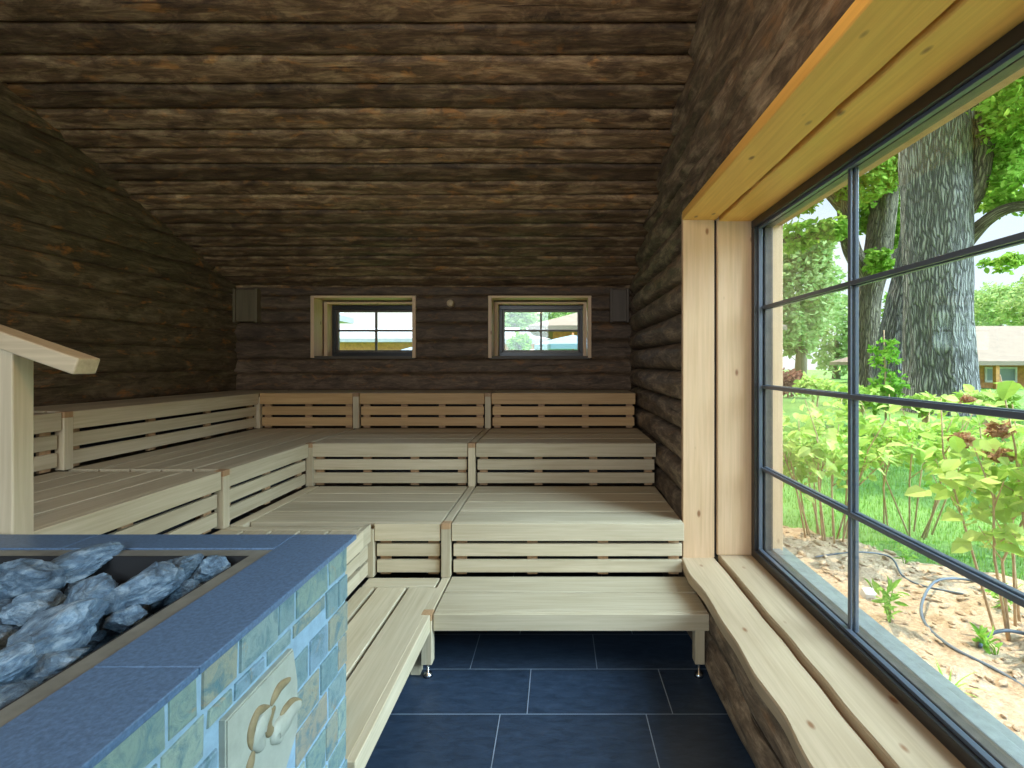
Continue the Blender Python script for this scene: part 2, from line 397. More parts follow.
# roof boards above the ceiling logs keep the daylight out
def prism(name, prof, x0, x1, mat):
    bm = bmesh.new(); a = [bm.verts.new((x0, y, z)) for y, z in prof]; b = [bm.verts.new((x1, y, z)) for y, z in prof]
    k = len(prof); bm.faces.new(a); bm.faces.new(b[::-1])
    for i in range(k): bm.faces.new((a[i], b[i], b[(i+1) % k], a[(i+1) % k]))
    bmesh.ops.recalc_face_normals(bm, faces=bm.faces); me = bpy.data.meshes.new(name); bm.to_mesh(me); bm.free(); return link(name, me, mat)
zr = C0-CS*YR
tag(prism('roof', [(YB+.45, ceil_z(YB+.45)+.05), (YR, zr+.06), (YF-.5, ceil_z(YF-.5)+.05), (YF-.5, ceil_z(YF-.5)+.2), (YR, zr+.25), (YB+.45, ceil_z(YB+.45)+.2)], XL-.4, XR+.52, ROOF), kind='structure')
# left wall
lg = Logs(); z = 0.0; k = 0
while z < 4.2:
    w = random.choice((.165, .175, .19, .20)); zm = z + w
    y0, y1 = max(YF-.05, y_min(min(z+w*.5, 4.2))), min(YB+.05, y_max(z+w*.4)+.16)
    if y1 > y0+.1: lg.log((XL-.02, y0, z), (0, 1, 0), y1-y0, (0, 0, 1), w, (1, 0, 0), .028, 3.6, rough=.9)
    z = zm
z = 0
for z in np.arange(0, 4.2, .1):
    y0, y1 = max(YF-.25, y_min(z+.05)), min(YB+.25, y_max(z+.05)); lg.box(XL-.28, XL-.03, y0, y1, z, z+.1)
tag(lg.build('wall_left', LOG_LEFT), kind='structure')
# back wall with two small windows
W2 = (-2.40, -1.38, 1.50, 2.115); W3 = (-.677, .324, 1.50, 2.115)
rows = [0, .17, .34, .51, .68, .85, 1.02, 1.19, 1.36, 1.50, 1.68, 1.85, 1.985, 2.115, 2.25]
lg = Logs()
for a, b in zip(rows[:-1], rows[1:]):
    segs = [(XL-.02, XR+.02)]
    if a >= 1.49 and b <= 2.12: segs = [(XL-.02, W2[0]-.004), (W2[1]+.004, W3[0]-.004), (W3[1]+.004, XR+.02)]
    tn = random.uniform(.75, 1.1)
    for s0, s1 in segs:
        lg.log((s0, YB+.02, a), (1, 0, 0), s1-s0, (0, 0, 1), b-a, (0, -1, 0), .024, 4.0, tone=tn*random.uniform(.95, 1.05), rough=.5)
        lg.box(s0-.2 if s0 < -3 else s0, s1+.25 if s1 > XR else s1, YB+.03, YB+.38, a, b)
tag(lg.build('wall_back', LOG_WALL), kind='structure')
# right wall, big opening
WY0, WY1, WZ0, WZ1 = -.42, 2.72, .345, 2.30
lg = Logs()
rr = [0, .17, .34]; k = (2.30-.34)/11
rr += [.34+k*(i+1) for i in range(11)]
while rr[-1] < 4.2: rr.append(rr[-1]+.185)
for a, b in zip(rr[:-1], rr[1:]):
    lo, hi = max(YF-.05, y_min(min(b, 4.2)) if b > 3.2 else YF-.05), min(YB+.03, y_max(a+.4*(b-a))+.04)
    if hi < lo+.1: continue
    inwin = a > .33 and b < 2.31
    bul = .085 if b < 2.31 else .05
    for s0, s1 in ([(YF-.05, WY0), (WY1+.03, YB+.03)] if inwin else [(lo, hi)]):
        lg.log((XR+bul+.004, s0, a), (0, 1, 0), s1-s0, (0, 0, 1), b-a, (-1, 0, 0), bul, 2.1, rough=1.6 if b < 2.31 else 2.4, step=.035, m=12)
        lg.box(XR+bul+.01, 1.15, s0-(.2 if s0 < -1.9 else 0), s1+(.3 if s1 > YB else 0), a, b)
tag(lg.build('wall_right', LOG_RIGHT), kind='structure')
# front wall behind the camera, unseen window opening added for the fill lamp
lg = Logs(); WF = (-2.55, -.15, 1.25, 2.95)
for z in np.arange(0, 4.08, .17):
    b = z+.17
    if y_min(z+.15) > YF+0 and False: pass
    segs = [(XL-.02, WF[0]), (WF[1], XR+.02)] if (z > 1.18 and b < 3.07) else [(XL-.02, XR+.02)]
    if z+.1 > ceil_z(YF): continue
    for s0, s1 in segs:
        lg.log((s0, YF, z), (1, 0, 0), s1-s0, (0, 0, 1), .17, (0, 1, 0), .04, 2.2, step=.12); lg.box(s0-.1, s1+.1, YF-.3, YF-.005, z, b) if len(segs) == 1 else lg.box(s0, s1, YF-.3, YF-.005, z, b)
tag(lg.build('wall_front', LOG_WALL), kind='structure')
wf = empty('fill_window', (-1.35, YF, 1.25), kind='structure')
boxes('window_frame', [(WF[0], WF[1], YF-.2, YF-.12, 1.19, 1.33), (WF[0], WF[1], YF-.2, YF-.12, 2.9, 3.06), (WF[0], WF[0]+.08, YF-.2, YF-.12, 1.33, 2.9), (WF[1]-.08, WF[1], YF-.2, YF-.12, 1.33, 2.9), (-1.39, -1.31, YF-.2, YF-.12, 1.33, 2.9)], DARKFRAME, wf)
boxes('window_pane', [(WF[0]+.08, WF[1]-.08, YF-.165, YF-.155, 1.33, 2.9)], GLASS, wf, bev=0)

# ------------------------------------------------------------------ the big window
def wavy_board(name, x0, x1, y0, y1, z0, z1, mat, parent, amp0, amp1, seed, horizontal=True):
    """a sill board running along y whose long edges follow the shape of the log"""
    ns = 90; v = []; f = []
    def wv(t, s): return noise.noise(Vector((t*2.1, s, 0))) + .7*noise.noise(Vector((t*5, s, 3)))
    for i in range(ns+1):
        y = y0+(y1-y0)*i/ns
        a = x0 + amp0*wv(y, seed); b = x1 + amp1*wv(y, seed+9)
        e = .006
        prof = [(a+.004, z0), (a, z0+.004), (a, z1-e), (a+e, z1), (b-e, z1), (b, z1-e), (b, z0)]
        v += [(px, y, pz) for px, pz in prof]
    k = 7
    for i in range(ns):
        for j in range(k): f.append((i*k+j, i*k+(j+1) % k, (i+1)*k+(j+1) % k, (i+1)*k+j))
    f.append(tuple(range(k))[::-1]); f.append(tuple(ns*k+j for j in range(k)))
    me = bpy.data.meshes.new(name); me.from_pydata(v, [], f)
    bm = bmesh.new(); bm.from_mesh(me); bmesh.ops.recalc_face_normals(bm, faces=bm.faces); bm.to_mesh(me); bm.free()
    return link(name, me, mat, parent)
w1 = empty('window_1', (.9, 1.15, .34), kind='structure')
ZS, ZH = .392, 2.245
X1, X2, X3 = .688, .862, 1.06
wavy_board('sill_board', X1-.012, X2+.004, WY0, WY1, .335, ZS-.006, PINE[1], w1, .014, .010, 3.0)
wavy_board('sill_board', X2+.022, X3+.03, WY0, WY1, .335, ZS+.010, PINE[1], w1, .010, 0, 12.0)
boxes('sill_packing', [(X2-.02, X2+.05, WY0, WY1, .335, ZS-.03)], BATTEN, w1, bev=0)
boxes('lining_board', [(X1, X2, WY1, WY1+.035, ZS-.01, ZH+.04)], PINE[2], w1, .004)
boxes('lining_board', [(X2+.012, X3+.05, WY1-.010, WY1+.035, ZS+.01, ZH+.03)], PINE[2], w1, .006)
boxes('lining_board', [(X1, X2, WY0-.03, WY0+.0, ZS-.01, ZH+.04)], PINE[2], w1, .004)
boxes('lining_board', [(X2+.012, X3+.05, WY0-.03, WY0+.01, ZS+.01, ZH+.03)], PINE[2], w1, .006)
boxes('lining_gap', [(X2-.01, X2+.03, WY1+.012, WY1+.04, ZS, ZH)], BLACK, w1, 0)
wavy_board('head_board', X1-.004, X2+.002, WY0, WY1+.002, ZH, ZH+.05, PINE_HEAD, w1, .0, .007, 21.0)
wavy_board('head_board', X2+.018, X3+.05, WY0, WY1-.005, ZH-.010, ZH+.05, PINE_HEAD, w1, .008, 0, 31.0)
boxes('head_packing', [(X2-.02, X2+.05, WY0, WY1, ZH+.03, ZH+.055)], BATTEN, w1, bev=0)
def ring_yz(x0, x1, y0, y1, z0, z1, t): return [(x0, x1, y0, y1, z0, z0+t), (x0, x1, y0, y1, z1-t, z1), (x0, x1, y0, y0+t, z0+t, z1-t), (x0, x1, y1-t, y1, z0+t, z1-t)]
boxes('window_frame', ring_yz(X3, X3+.045, WY0+.01, WY1-.01, ZS+.010, ZH-.010, .042), DARKFRAME, w1, .003)
boxes('window_frame', ring_yz(X3+.020, X3+.040, WY0+.05, WY1-.05, ZS+.050, ZH-.050, .014), MUNT, w1, .002)
boxes('window_frame', ring_yz(X3+.058, X3+.10, WY0+.01, WY1-.01, ZS+.010, ZH-.010, .045), OUTFRAME, w1, .003)
boxes('window_pane', [(X3+.046, X3+.052, WY0+.03, WY1-.03, ZS+.04, ZH-.04)], GLASS, w1, 0)
MZ = [.887, 1.329, 1.755]; MY = [1.862, 1.12, .378]
for zz in MZ:
    boxes('muntin', [(X3+.034, X3+.0455, WY0+.05, WY1-.05, zz-.009, zz+.009), (X3+.0525, X3+.070, WY0+.05, WY1-.05, zz-.012, zz+.012)], MUNT, w1, .003)
for yy in MY:
    boxes('muntin', [(X3+.036, X3+.045, yy-.009, yy+.009, ZS+.05, ZH-.05), (X3+.053, X3+.068, yy-.012, yy+.012, ZS+.05, ZH-.05)], MUNT, w1, .003)
boxes('outer_sill', [(X3+.10, X3+.21, WY0-.05, WY1+.05, ZS-.02, ZS+.035), (X3+.10, X3+.15, WY0, WY1, ZS+.035, ZS+.055)], ALU, w1, .004)
boxes('outer_casing', [(X3+.101, X3+.165, WY1-.03, WY1+.05, ZS+.04, ZH), (X3+.101, X3+.165, WY0-.05, WY0+.03, ZS+.04, ZH)], PINE[2], w1, .003)
boxes('outer_head_casing', [(X3+.101, X3+.165, WY0-.05, WY1+.05, ZH-.035, ZH+.05)], BATTEN, w1, .003)

# ------------------------------------------------------------------ the two small windows
def small_window(name, O):
    x0, x1, z0, z1 = O; t = .014
    w = empty(name, ((x0+x1)/2, YB, z0), kind='structure')
    for (a, b, k) in ((YB-.012, YB+.165, 0.), (YB+.19, YB+.36, .034)):
        boxes('lining_board', [(x0+k, x0+k+t+.02, a, b, z0+.012, z1-k)], PINE[2], w, .002)
        boxes('lining_board', [(x1-k-t-.02, x1-k, a, b, z0+.012, z1-k)], PINE[2], w, .002)
        boxes('head_board', [(x0+k+t+.02, x1-k-t-.02, a, b, z1-k-.022, z1-k)], PINE[0], w, .002)
    boxes('lining_packing', [(x0, x0+.02, YB+.16, YB+.37, z0, z1), (x1-.02, x1, YB+.16, YB+.37, z0, z1), (x0, x1, YB+.16, YB+.37, z1-.022, z1)], BATTEN, w, 0)
    boxes('sill_board', [(x0+.02, x1-.02, YB-.005, YB+.36, z0, z0+.03)], LOG_WALL_PL, w, .003)
    a, b = x0+.055, x1-.055; c, d = z0+.03, z1-.058
    def ring(y0, y1, i, t_): return [(a+i, b-i, y0, y1, c+i, c+i+t_), (a+i, b-i, y0, y1, d-i-t_, d-i), (a+i, a+i+t_, y0, y1, c+i+t_, d-i-t_), (b-i-t_, b-i, y0, y1, c+i+t_, d-i-t_)]
    boxes('window_frame', ring(YB+.30, YB+.36, 0, .045), DARKFRAME, w, .003)
    boxes('window_sash', ring(YB+.32, YB+.36, .045, .022), OUTFRAME, w, .003)
    zm = (c+d)/2+.005; xm = (a+b)/2
    boxes('muntin', [(a+.06, b-.06, YB+.325, YB+.352, zm-.010, zm+.010)], OUTFRAME, w, .002)
    boxes('muntin', [(xm-.010, xm+.010, YB+.326, YB+.351, c+.06, d-.06)], OUTFRAME, w, .002)
    boxes('window_pane', [(a+.05, b-.05, YB+.334, YB+.342, c+.05, d-.05)], GLASS, w, 0)
LOG_WALL_PL = wood('dark_sill_wood', 0, (.06, .042, .027), (.11, .08, .05))
small_window('window_2', W2); small_window('window_3', W3)

# wooden vent covers and peg on the back wall
def vent(x0, x1, z0, z1, y0, label, mats):
    e = empty('vent_cover', ((x0+x1)/2, y0+.06, z0), label, 'vent cover')
    boxes('cover_board', [(x0+.022, x1-.022, y0, y0+.022, z0, z1)], mats[0], e, .004)
    boxes('side_rail', [(x0, x0+.022, y0-.012, YB+.01, z0-.01, z1+.01)], mats[1], e, .003)
    boxes('side_rail', [(x1-.022, x1, y0-.012, YB+.01, z0-.01, z1+.01)], mats[1], e, .003)
    boxes('backing_block', [(x0+.022, x1-.022, y0+.022, YB+.01, z0+.01, z1-.01)], mats[1], e, .003)
VW = wood('vent_wood', 2, (.13, .095, .045), (.20, .15, .08)); VW2 = wood('vent_wood_dark', 2, (.085, .06, .04), (.13, .095, .065))
vent(-3.12, -2.885, 1.86, 2.165, 4.745, 'square olive-brown wooden vent cover in the left corner of the back wall', (VW, VW))
vent(.50, .68, 1.86, 2.165, 4.74, 'dark brown wooden vent cover on the back wall by the round logs', (VW2, VW2))
tag(tubes('wooden_peg', [([(-1.035, 4.82, 2.035), (-1.035, 4.74, 2.037), (-1.035, 4.732, 2.037)], [.036, .034, .028])], PINE[1], seg=14), 'round pale wooden peg on the dark back wall between the small windows', 'peg')

# ------------------------------------------------------------------ benches
T = {4: 1.200, 3: .895, 2: .591, 1: .299}
YT = {4: 4.29, 3: 3.49, 2: 2.69, 1: 2.30}       # front line of each tier on the back wing
XT = {4: -2.605, 3: -1.77, 2: -1.03, 1: -.612}   # front line of each tier on the left wing
FH = .095
def bench_x(tier, x0, x1, label, back=None, posts=(), warm=False, legs=(), nplank=4, fx0=None, fx1=None, strip=True, endL=False):
    """one module of the back wing: seat boards run along x, front faces -y"""
    z = T[tier]; yf = YT[tier]; yb = back if back else YT[tier+1]
    e = empty('sauna_bench', ((x0+x1)/2, yf, 0 if tier == 1 else T[tier-1]), label, 'bench', 'slatted wooden benches of the sauna')
    bw = BENCH_W if warm else BENCH[0]
    fx0 = x0 if fx0 is None else fx0; fx1 = x1 if fx1 is None else fx1
    # seat boards
    d = (yb-yf-.004)/nplank; fh = FH if tier > 1 else .078
    for i in range(nplank):
        a = yf + d*i; xx = x0 if (i > 0 or fx0 is x0) else x0
        boxes('seat_board', [(xx+.003, x1-.003, a+.005, a+d-.005, z-.028, z)], BENCH[0], e, .003)
    boxes('fascia_board', [(fx0+.003, fx1-.003, yf-.024, yf+.003, z-fh, z-.001)], bw, e, .003)
    if tier > 1:
        zb = T[tier-1]; g = .021; sh = (z-fh-zb-3*g)/2
        boxes('riser_slat', [(fx0+.01, fx1-.01, yf-.008, yf+.014, z-fh-g-sh, z-fh-g)], bw, e, .003)
        boxes('riser_slat', [(fx0+.01, fx1-.01, yf-.008, yf+.014, zb+g, zb+g+sh)], bw, e, .003)
        nb = 4 if fx1-fx0 > 1.0 else (3 if fx1-fx0 > .6 else 2)
        for i in range(nb):
            bx = fx0+.05 + (fx1-fx0-.10)*i/(nb-1)
            boxes('batten', [(bx-.028, bx+.028, yf+.014, yf+.034, zb+.002, z-.03)], BATTEN, e, .002)
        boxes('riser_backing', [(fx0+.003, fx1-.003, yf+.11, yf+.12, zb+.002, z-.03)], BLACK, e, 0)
    else:
        for lx in legs:
            boxes('leg', [(lx-.022, lx+.022, yf-.022, yf+.03, .065, z-.03)], BENCH[2], e, .003)
        boxes('cross_rail', [(x0+.003, x1-.003, yb-.05, yb-.02, z-.12, z-.03)], BENCH[0], e, .002)
    return e
def post(e, x, yf, z0, z1, w=.050, top_cap=True):
    boxes('post', [(x-w/2, x+w/2, yf-.030, yf+.02, z0+.002, z1-.030)], BENCH[2], e, .003)
    if top_cap: boxes('post_cap', [(x-w/2, x+w/2, yf-.030, yf+.02, z1-.030, z1+.001)], BATTEN, e, .002)
def strip_y(e, x, y0, y1, z, w=.05):
    boxes('divider_strip', [(x-w/2+.004, x+w/2-.004, y0+.021, y1, z-.03, z+.001)], BENCH[1], e, .003)
XD = -.605; XE = -1.745; h = .027
b = bench_x(4, XD+h, .672, 'top tier bench of the back row, right section by the round logs', back=YB-.03, nplank=2, warm=True)
b = bench_x(4, XE+h, XD-h, 'top tier bench of the back row, middle section between two posts', back=YB-.03, nplank=2, warm=True)
post(b, XD, YT[4], T[3], T[4]); strip_y(b, XD, YT[4], YB-.03, T[4]); post(b, XE, YT[4], T[3], T[4]); strip_y(b, XE, YT[4], YB-.03, T[4])
b = bench_x(4, XT[4]+h, XE-h, 'top tier bench of the back row, short shade-toned section beside the left corner post', back=YB-.03, nplank=2, warm=True)
b = bench_x(3, XD+h, .690, 'third tier bench of the back row, right section ending at the log wall')
b = bench_x(3, XE+h-.02, XD-h, 'third tier bench of the back row, section left of the dividing post')
post(b, XD, YT[3], T[2], T[3]); strip_y(b, XD, YT[3], YT[4]-.005, T[3])
post(b, XE+.0, YT[3], T[2], T[3], .048)
b = bench_x(2, XD+h, .684, 'second tier bench of the back row, wide right section with pale seat boards')
b = bench_x(2, XT[3]+.09, XD-h, 'second tier corner bench behind the heater with a light border strip', fx0=XT[2]+.036)
post(b, XD, YT[2], T[1], T[2]); strip_y(b, XD, YT[2], YT[3]-.005, T[2]); post(b, XT[2]+.012, YT[2], T[1], T[2], .048, False)
boxes('border_strip', [(XT[3]+.012, XT[3]+.086, YT[2]-.05, YT[3]-.006, T[2]-.028, T[2])], BENCH[1], b, .003)
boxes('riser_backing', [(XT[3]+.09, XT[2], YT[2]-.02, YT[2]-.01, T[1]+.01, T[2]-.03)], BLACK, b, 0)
b = bench_x(1, XD+h, .700, 'lowest step bench of the back row above the slate floor', nplank=2, legs=(.655,))
post(b, XD, YT[1], .065, T[1]); strip_y(b, XD, YT[1], YT[2]-.005, T[1])
for lx in (XD, .655):
    ft = tubes('adjustable_foot', [([(lx, YT[1]-.002, .066), (lx, YT[1]-.002, .018), (lx, YT[1]-.002, .016), (lx, YT[1]-.002, .001)], [.006, .006, .018, .022])], STEEL, b, 12)

def bench_y(tier, y0, y1, label, back=None, nplank=4, cross=False, riser=True, y1top=None):
    """one module of the left wing: seat boards run along y, front faces +x"""
    z = T[tier]; xf = XT[tier]; xb = back if back else XT[tier+1]; y1t = y1top if y1top else y1
    e = empty('sauna_bench', (xf, (y0+y1)/2, 0 if tier == 1 else T[tier-1]), label, 'bench', 'slatted wooden benches of the sauna')
    d = (xf-xb-.004)/nplank; gap = .005 if tier > 2 else .008; fh = FH if tier > 1 else .078
    for i in range(nplank):
        b_ = xf - d*i
        if tier == 1: b_ = xf-.165*i; d = (.165, .163, .09)[i]
        boxes('seat_board', [(b_-d+gap, b_-gap*(1 if i else 0)-.001, y0+.003, y1t-.003, z-.028, z)], BENCH[1], e, .003)
    boxes('fascia_board', [(xf-.003, xf+.024, y0+.003, y1-.003, z-fh, z-.001)], BENCH[1], e, .003)
    if tier > 1:
        zb = T[tier-1]; g = .021; sh = (z-fh-zb-3*g)/2
        boxes('riser_slat', [(xf-.014, xf+.008, y0+.01, y1-.01, z-fh-g-sh, z-fh-g)], BENCH[1], e, .003)
        boxes('riser_slat', [(xf-.014, xf+.008, y0+.01, y1-.01, zb+g, zb+g+sh)], BENCH[1], e, .003)
        nb = 4 if y1-y0 > 1.3 else 3
        for i in range(nb):
            by = y0+.05 + (y1-y0-.10)*i/(nb-1)
            boxes('batten', [(xf-.034, xf-.014, by-.028, by+.028, zb+.002, z-.03)], BATTEN, e, .002)
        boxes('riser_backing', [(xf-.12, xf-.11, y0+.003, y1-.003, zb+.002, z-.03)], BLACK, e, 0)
    return e
def post_y(e, y, xf, z0, z1, w=.05, cap=True):
    boxes('post', [(xf-.02, xf+.030, y-w/2, y+w/2, z0+.002, z1-.030)], BENCH[2], e, .003)
    if cap: boxes('post_cap', [(xf-.02, xf+.030, y-w/2, y+w/2, z1-.030, z1+.001)], BATTEN, e, .002)
YD = 2.60
b = bench_y(4, YD+h, YT[4]-.03, 'top tier bench of the left row running to the back corner', back=XL+.03, nplank=4, y1top=YB-.03)
post_y(b, YT[4]-.005, XT[4], T[3], T[4], .048, False); post_y(b, YD, XT[4], T[3], T[4])
b = bench_y(4, 1.53, YD-h, 'top tier bench of the left row, section nearest the handrail post', back=XL+.03, nplank=4)
b = bench_y(3, YD+.015, YT[3]-.03, 'third tier bench of the left row between its post and the corner', y1top=YT[4]-.005, nplank=5)
post_y(b, YD-.005, XT[3], T[2], T[3], .05)
b = bench_y(3, 1.53, YD-.035, 'third tier bench of the left row beside the wooden handrail', nplank=5)
b = bench_y(2, 1.50, 2.56, 'second tier bench of the left row hidden mostly behind the stone heater', nplank=5)
boxes('cross_board', [(XT[3]+.01, XT[2]-.003, 2.565, 2.62, T[2]-.028, T[2])], BENCH[0], b, .003)
boxes('fascia_board', [(XT[2]-.003, XT[2]+.022, 2.555, 2.665, T[2]-FH, T[2]-.001)], BENCH[1], b, .003)
boxes('riser_slat', [(XT[2]-.014, XT[2]+.006, 2.555, 2.665, .402, .478), (XT[2]-.014, XT[2]+.006, 2.555, 2.665, .317, .386)], BENCH[1], b, .003)
b = bench_y(1, 1.43, 2.67, 'lowest step bench of the left row with gaps between its boards', nplank=3, y1top=2.555)
boxes('cross_board', [(XT[2]+.012, XT[1]-.026, 2.56, 2.665, T[1]-.028, T[1])], BENCH[0], b, .003)
boxes('leg', [(XT[1]-.075, XT[1]-.030, 1.46, 1.51, .002, T[1]-.03)], BENCH[2], b, .003)
boxes('leg', [(XT[1]-.075, XT[1]-.030, 2.30, 2.35, .002, T[1]-.03)], BENCH[2], b, .003)

# ------------------------------------------------------------------ stone heater
HX1, HX0, HY1, HY0, HZ = -.573, -1.70, 1.40, .12, .970
ht = empty('stone_sauna_heater', ((HX0+HX1)/2, (HY0+HY1)/2, 0), 'stone-clad sauna heater in the left foreground topped with blue granite slabs', 'sauna heater')
PX1, PX0, PY1, PY0 = -.742, -1.53, 1.292, .29
body = boxes('masonry_core', [(HX0+.01, PX0, HY0+.01, HY1-.01, 0, HZ-.02), (PX1, HX1-.026, HY0+.01, HY1-.01, 0, HZ-.02), (PX0, PX1, HY0+.01, PY0, 0, HZ-.02), (PX0, PX1, PY1, HY1-.01, 0, HZ-.02), (PX0, PX1, PY0, PY1, 0, .76)], GROUT, ht, 0)
sl = [(PX1, HX1+.004, .786, HY1), (PX1, HX1+.004, HY0, .786), (-1.30, PX1, PY1, HY1), (HX0, -1.30, PY1, HY1), (HX0, PX0, HY0, PY1), (PX0, PX1, HY0, PY0)]
for (a, b, c, d) in sl:
    boxes('granite_slab', [(a+.001, b-.001, c+.001, d-.001, HZ-.014, HZ)], SLAB, ht, .002)
bz = HZ-.004; t = .040
boxes('steel_band', [(PX1-t, PX1-.001, PY0+t, PY1-t, bz-.004, bz), (PX0+.001, PX0+t, PY0+t, PY1-t, bz-.004, bz), (PX0+.001, PX1-.001, PY1-t, PY1-.001, bz-.004, bz), (PX0+.001, PX1-.001, PY0+.001, PY0+t, bz-.004, bz)], BAND, ht, 0)
boxes('steel_basket', [(PX1-t-.004, PX1-t, PY0+t, PY1-t, .765, bz), (PX0+t, PX0+t+.004, PY0+t, PY1-t, .765, bz), (PX0+t, PX1-t, PY1-t-.004, PY1-t, .765, bz), (PX0+t, PX1-t, PY0+t, PY0+t+.004, .765, bz), (PX0+t, PX1-t, PY0+t, PY1-t, .765, .77)], BLACK, ht, 0)
# slate tiles on the side facing the window and on the front and back
PLQ = (.868, 1.115, .55, .824)
def tiles(face):
    bm = bmesh.new(); lay = bm.verts.layers.float_color.new('tiletone')
    zt = HZ-.017; k = 0
    lim = {'r': (HY0+.004, HY1-.002), 'b': (HX0+.004, HX1-.028), 'f': (HX0+.004, HX1-.002)}[face]
    while zt > .02:
        hgt = random.choice((.078, .088, .10)); zb = max(.008, zt-hgt); u = lim[1]
        first = True
        while u > lim[0]+.02:
            w = random.choice((.07, .10, .13, .16)) if not first else (.06 if k % 2 else .115)
            first = False; a = max(lim[0], u-w)
            if u-a > .025:
                g = .010; q = [a+g/2, u-g/2, zb+g/2, zt-g/2]
                ok = True
                if face == 'r' and q[1] > PLQ[0]-.004 and q[0] < PLQ[1]+.004 and q[3] > PLQ[3]+.022 and q[2] < PLQ[3]+.006: q[2] = PLQ[3]+.006
                if face == 'r' and q[1] > PLQ[0]-.004 and q[0] < PLQ[1]+.004 and q[3] > PLQ[2] and q[2] < PLQ[3]+.002:
                    if q[0] < PLQ[0]-.022: q[1] = PLQ[0]-.006
                    elif q[1] > PLQ[1]+.018: q[0] = PLQ[1]+.006
                    else: ok = False
                if ok:
                    base = random.choice(((.26, .36, .31), (.33, .42, .35), (.22, .33, .34), (.24, .36, .44), (.34, .36, .28), (.28, .38, .37), (.38, .35, .26)))
                    j = lambda: random.uniform(-.0025, .0025)
                    n0 = len(bm.verts); dep = random.uniform(.003, .007)
                    P = lambda s_, z_, o_: Vector((HX1-.026+o_, s_, z_)) if face == 'r' else (Vector((s_, HY1-.010+o_, z_)) if face == 'b' else Vector((s_, HY0+.010-o_, z_)))
                    cs = [(q[0]+j(), q[2]+j()), (q[1]+j(), q[2]+j()), (q[1]+j(), q[3]+j()), (q[0]+j(), q[3]+j())]
                    cx, cz = (q[0]+q[1])/2, (q[2]+q[3])/2
                    ring0 = [bm.verts.new(P(s_, z_, 0)) for s_, z_ in cs]
                    def inset(e_): return [(s_+(e_ if s_ < cx else -e_), z_+(e_ if z_ < cz else -e_)) for s_, z_ in cs]
                    ring1 = [bm.verts.new(P(s_, z_, dep*.7)) for s_, z_ in inset(.001)]
                    ring2 = [bm.verts.new(P(s_, z_, dep)) for s_, z_ in inset(.004)]
                    for ra, rb in ((ring0, ring1), (ring1, ring2)):
                        for i in range(4): bm.faces.new((ra[i], ra[(i+1) % 4], rb[(i+1) % 4], rb[i]))
                    bm.faces.new(ring2)
                    for v in ring0+ring1+ring2: v[lay] = (*base, 1)
            u = a
        zt = zb; k += 1
    bmesh.ops.recalc_face_normals(bm, faces=bm.faces)
    me = bpy.data.meshes.new('slate_tiles'); bm.to_mesh(me); bm.free(); return link('slate_cladding', me, TILE, ht)
for f_ in 'rbf': tiles(f_)
# carved plaque: bevelled octagonal slab with three curved petals
def yz_prism(name, pts, x0, x1, mat, parent, bev=.002):
    bm = bmesh.new(); vs = [bm.verts.new((x0, y, z)) for y, z in pts]; f = bm.faces.new(vs)
    r = bmesh.ops.extrude_face_region(bm, geom=[f]); nv = [g for g in r['geom'] if isinstance(g, bmesh.types.BMVert)]
    for v in nv: v.co.x = x1
    if bev:
        es = [e for e in bm.edges if all(abs(v.co.x-x1) < 1e-6 for v in e.verts)]
        bmesh.ops.bevel(bm, geom=es, offset=bev, segments=2, affect='EDGES')
    bmesh.ops.recalc_face_normals(bm, faces=bm.faces); me = bpy.data.meshes.new(name); bm.to_mesh(me); bm.free(); return link(name, me, mat, parent)
xp = HX1-.012
plq = yz_prism('carved_plaque', [(.872, .822), (.872, .60), (.90, .555), (1.04, .555), (1.112, .63), (1.112, .74), (1.094, .822)], HX1-.030, xp, PLAQUE, ht, .003)
plq['label'] = 'cream carved stone plaque'
def stroke(name, pts, w, mat):
    """a raised, tapering curved stroke on the plaque"""
    P = [Vector(p) for p in pts]; cr = []
    for i in range(len(P)-1):
        p0, p1, p2, p3 = P[max(i-1, 0)], P[i], P[i+1], P[min(i+2, len(P)-1)]
        for k in range(8):
            t_ = k/8; cr.append(.5*((2*p1)+(-p0+p2)*t_+(2*p0-5*p1+4*p2-p3)*t_*t_+(-p0+3*p1-3*p2+p3)*t_**3))
    cr.append(P[-1]); n0 = len(cr); rad = [w*(.25+.75*math.sin(PI*min(1, max(0, (i+1)/(n0+1)))))for i in range(n0)]
    bm = bmesh.new(); tube_bm(bm, [(xp, c.x, c.y) for c in cr], rad, 8)
    for v in bm.verts: v.co.x = xp + (v.co.x-xp)*.45
    me = bpy.data.meshes.new(name); bm.to_mesh(me); bm.free(); link(name, me, mat, plq, smooth=True)
def px(x, y):   # plaque-plane point seen at pixel (x, y)
    Y = 494*(-xp)/(558-x); return (Y, CZ-(y-364)/494*Y)
def zc(x, y): return px(200+x/6, 640+y/6)
stroke('carved_curve', [zc(425, 395), zc(445, 340), zc(480, 280), zc(540, 236)], .0127, PLAQUE_D)
stroke('carved_curve', [zc(415, 405), zc(350, 430), zc(312, 520), zc(305, 600), zc(322, 655)], .0127, PLAQUE_D)
stroke('carved_curve', [zc(450, 400), zc(425, 450), zc(405, 510), zc(420, 550), zc(465, 525)], .0128, PLAQUE_D)
stroke('carved_curve', [zc(475, 490), zc(500, 430), zc(550, 380), zc(605, 370)], .0126, PLAQUE_D)
stroke('carved_curve', [zc(322, 660), zc(305, 720), zc(290, 790), zc(285, 850)], .0126, PLAQUE_D)
stroke('carved_petal', [zc(420, 420), zc(370, 500), zc(345, 590), zc(380, 640)], .024, PLAQUE)
stroke('carved_petal', [zc(600, 385), zc(545, 425), zc(500, 495), zc(450, 560), zc(490, 590)], .026, PLAQUE)

